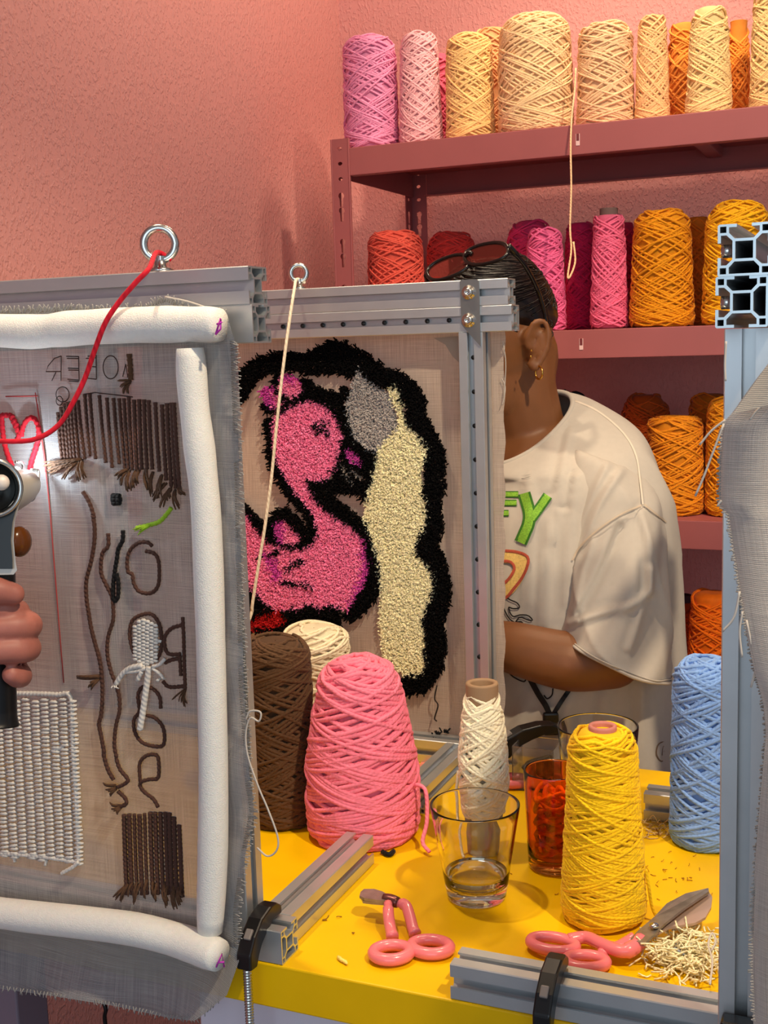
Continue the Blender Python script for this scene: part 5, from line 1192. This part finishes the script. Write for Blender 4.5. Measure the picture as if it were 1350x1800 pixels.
MB().tube(spl([at(818, 450, 1.533), at(824, 444, 1.530), at(830, 447, 1.528)], 10), .003, 8).build('bridge', FR, sg)
MB().tube(spl([at(893, 432, 1.497), at(905, 445, 1.505), at(925, 470, 1.525), at(945, 510, 1.560), at(957, 550, 1.575), at(960, 572, 1.58)], 24), [.0042]*6+[.003]*12+[.0024]*6, 8).build('temple', FR, sg)
MB().tube(spl([at(749, 484, 1.56), at(751, 494, 1.58), at(757, 515, 1.66), at(770, 545, 1.70)], 16), .0034, 8).build('temple', FR, sg)

# ================================================================== TUFTING GUN AND HAND
gun = empty('tufting_gun', at(0, 1000, .95), 'black and silver tufting gun pressed to the grey cloth by a hand', 'tool')
GR = material('gun_grey', (186, 182, 174), .35, .2); 
def disc_ring(mb, c, ax, prof, n=40):
    ax = ax/np.linalg.norm(ax); u = np.cross(ax, UZ); u /= np.linalg.norm(u); w = np.cross(u, ax); P = []
    for r_, h_ in prof:
        for k in range(n): a = 2*math.pi*k/n; P.append(c+ax*h_+u*r_*math.cos(a)+w*r_*math.sin(a))
    mb.add(P, [(i*n+j, i*n+(j+1) % n, (i+1)*n+(j+1) % n, (i+1)*n+j) for i in range(len(prof)-1) for j in range(n)])
cg = at(-14, 858, .885); ax = -(ray(-14, 858)/np.linalg.norm(ray(-14, 858))); ax = ax+RH*.15
mb = MB(); disc_ring(mb, cg, ax, [(.0232, -.030), (.0232, -.004), (.0226, .0), (.0205, .002), (.0190, .0), (.0188, -.006), (.0188, -.014), (.0002, -.014)]); mb.build('gear_housing', STEEL, gun, fixn=True)
mb = MB(); disc_ring(mb, cg, ax, [(.0182, -.0138), (.0182, -.0115), (.0002, -.0115)]); mb.build('gear_window', material('gear_dark', (40, 40, 40), .25, .7), gun, fixn=True)
mb = MB(); mb.ball(at(4, 848, .885)+ax*-.004, (.006, .006, .006), 14); mb.build('gear_knob', material('knob_white', (226, 214, 204), .4), gun)
mb = MB(); mb.tube(spl([at(-14, 868, .93), at(20, 862, .96), at(44, 852, .99), at(50, 844, 1.0)], 16), np.linspace(.021, .009, 16), 16); mb.build('nose', GR, gun)
MB().tube([at(46, 872, .972), at(52, 872, .985)], .0052, 12).build('adjust_knob', BLACKPL, gun)
mb = MB(); mb.tube(spl([at(28, 812, .99), at(36, 812, 1.0), at(41, 818, 1.01), at(40, 832, 1.0)], 16), .0013, 6); mb.tube(spl([at(54, 826, 1.005), at(64, 826, 1.01), at(68, 830, 1.01), at(67, 848, 1.0), at(58, 868, .985), at(48, 876, .97)], 24), .0013, 6); mb.tube([at(56, 852, .995), at(66, 848, .998)], .0016, 6); mb.build('presser_foot', STEEL, gun)
MB().tube([at(46, 840, .985), at(51, 828, 1.018)], .0011, 6).build('needle', STEEL, gun)
def plate(pts, d0, d1, mat, name): # side plate as extruded outline
    c = [at(x, y, d0) for x, y in pts]; c2 = [at(x, y, d0)+ray(0, 950)/np.linalg.norm(ray(0, 950))*(d1-d0) for x, y in pts]; n = len(pts)
    return MB().add(c+c2, [tuple(range(n)), tuple(range(2*n-1, n-1, -1))]+[(i, (i+1) % n, n+(i+1) % n, n+i) for i in range(n)], False).build(name, mat, gun, fixn=True)
plate([(-60, 895), (0, 907), (24, 880), (36, 880), (26, 915), (24, 950), (27, 985), (30, 1002), (24, 1010), (-60, 1012)], .897, .93, material('plate_edge', (176, 168, 160), .4, .4), 'side_plate')
plate([(-60, 900), (0, 910), (22, 890), (30, 888), (22, 918), (19, 950), (22, 985), (22, 1000), (-60, 1000)], .8945, .8968, BLACKPL, 'plate_cover')
mb = MB(); mb.ball(at(34, 952, .955), (.008, .012, .0125), 16); mb.build('side_bulb', material('amber_plastic', (96, 52, 16), .2), gun)
mb = MB(); mb.tube(spl([at(-8, 985, .945), at(-6, 1080, .945), at(-6, 1180, .945), at(-4, 1262, .945), at(-4, 1276, .945)], 24), [.0150]*18+[.0155, .0160, .0166, .0168, .0166, .0155], 20); mb.build('grip', BLACKPL, gun)
LEDM = material('led_white', (236, 246, 255), .3, emit=14)
MB().ball(at(30, 826, .985), .0028, 10).build('led', LEDM, gun)
ld = bpy.data.lights.new('gun_led', 'POINT'); ld.energy = .22; ld.color = (.82, .93, 1.0); ld.shadow_soft_size = .003
lo = bpy.data.objects.new('gun_led', ld); COL.objects.link(lo); lo.location = Vector([float(q) for q in at(52, 822, 1.003)])
hnd = empty('person', at(-60, 1100, .95), 'person reaching in from the edge, one hand gripping the tufting gun', 'person')
mb = MB()
def finger(y, x1, d_r, tipx, r, dy=0, back=1.005):
    limb(mb, [at(-95, y-6, back), at(-20, y-8, back-.012), at(x1-26, y-4, back-.022), at(x1-13, y, .945), at(x1-22, y+dy*.4, .918), at(tipx+40, y+dy*.8, .907), at(tipx, y+dy, .905)], [r*1.05, r*1.05, r*1.02, r, r, r*.98, r*.82], 6)
finger(1072, 47, 0, -50, .0078, 0); finger(1098, 63, 0, -60, .0108, 8); finger(1138, 61, 0, -52, .0108, 8)
limb(mb, [at(-95, 1165, .99), at(-10, 1170, .985), at(26, 1178, .965), at(36, 1188, .94), at(30, 1189, .923), at(20, 1186, .915)], [.0095, .0092, .0092, .0092, .0088, .0074], 6)
limb(mb, [at(-130, 1020, .95), at(-80, 1012, .915), at(-20, 1034, .900), at(24, 1044, .905)], [.014, .0125, .0115, .0085], 8)    # thumb
limb(mb, [at(-120, 1040, .985), at(-100, 1100, 1.0), at(-110, 1160, .985)], [.022, .024, .020], 8); limb(mb, [at(-105, 1070, .99), at(-190, 1110, .97)], [.028, .026], 8)
limb(mb, [at(-185, 1105, .97), at(-330, 1180, .93), at(-520, 1290, .86)], [.026, .030, .038], 10)
remesh(mb, 'hand', SKIN2, hnd, .0016, 4)
mb = MB(); mb.ball(at(14, 1040, .8985), (.0056, .0018, .0044), 14, Matrix.Rotation(YAW, 3, 'Z')); mb.build('nail', material('nail', (190, 126, 108), .3), hnd)
# sleeve of that person
mb = MB(); P = spl([at(-330, 1180, .93), at(-520, 1290, .86), at(-640, 1360, .80)], 14); mb.tube(P, np.linspace(.046, .058, 14), 20, cap=False); mb.build('sleeve', material('dark_sleeve', (52, 52, 60), .85), hnd)
# black cable below the cloth
Pc = [onY(182, 1762, .95), onY(186, 1775, .95), onY(184, 1790, .95), onY(189, 1830, .95), onY(200, 1950, .95)]
tag(MB().tube(spl(Pc, 24), .0022, 8).build('power_cable', BLACKPL), 'thin black cable hanging below the grey cloth', 'cable')
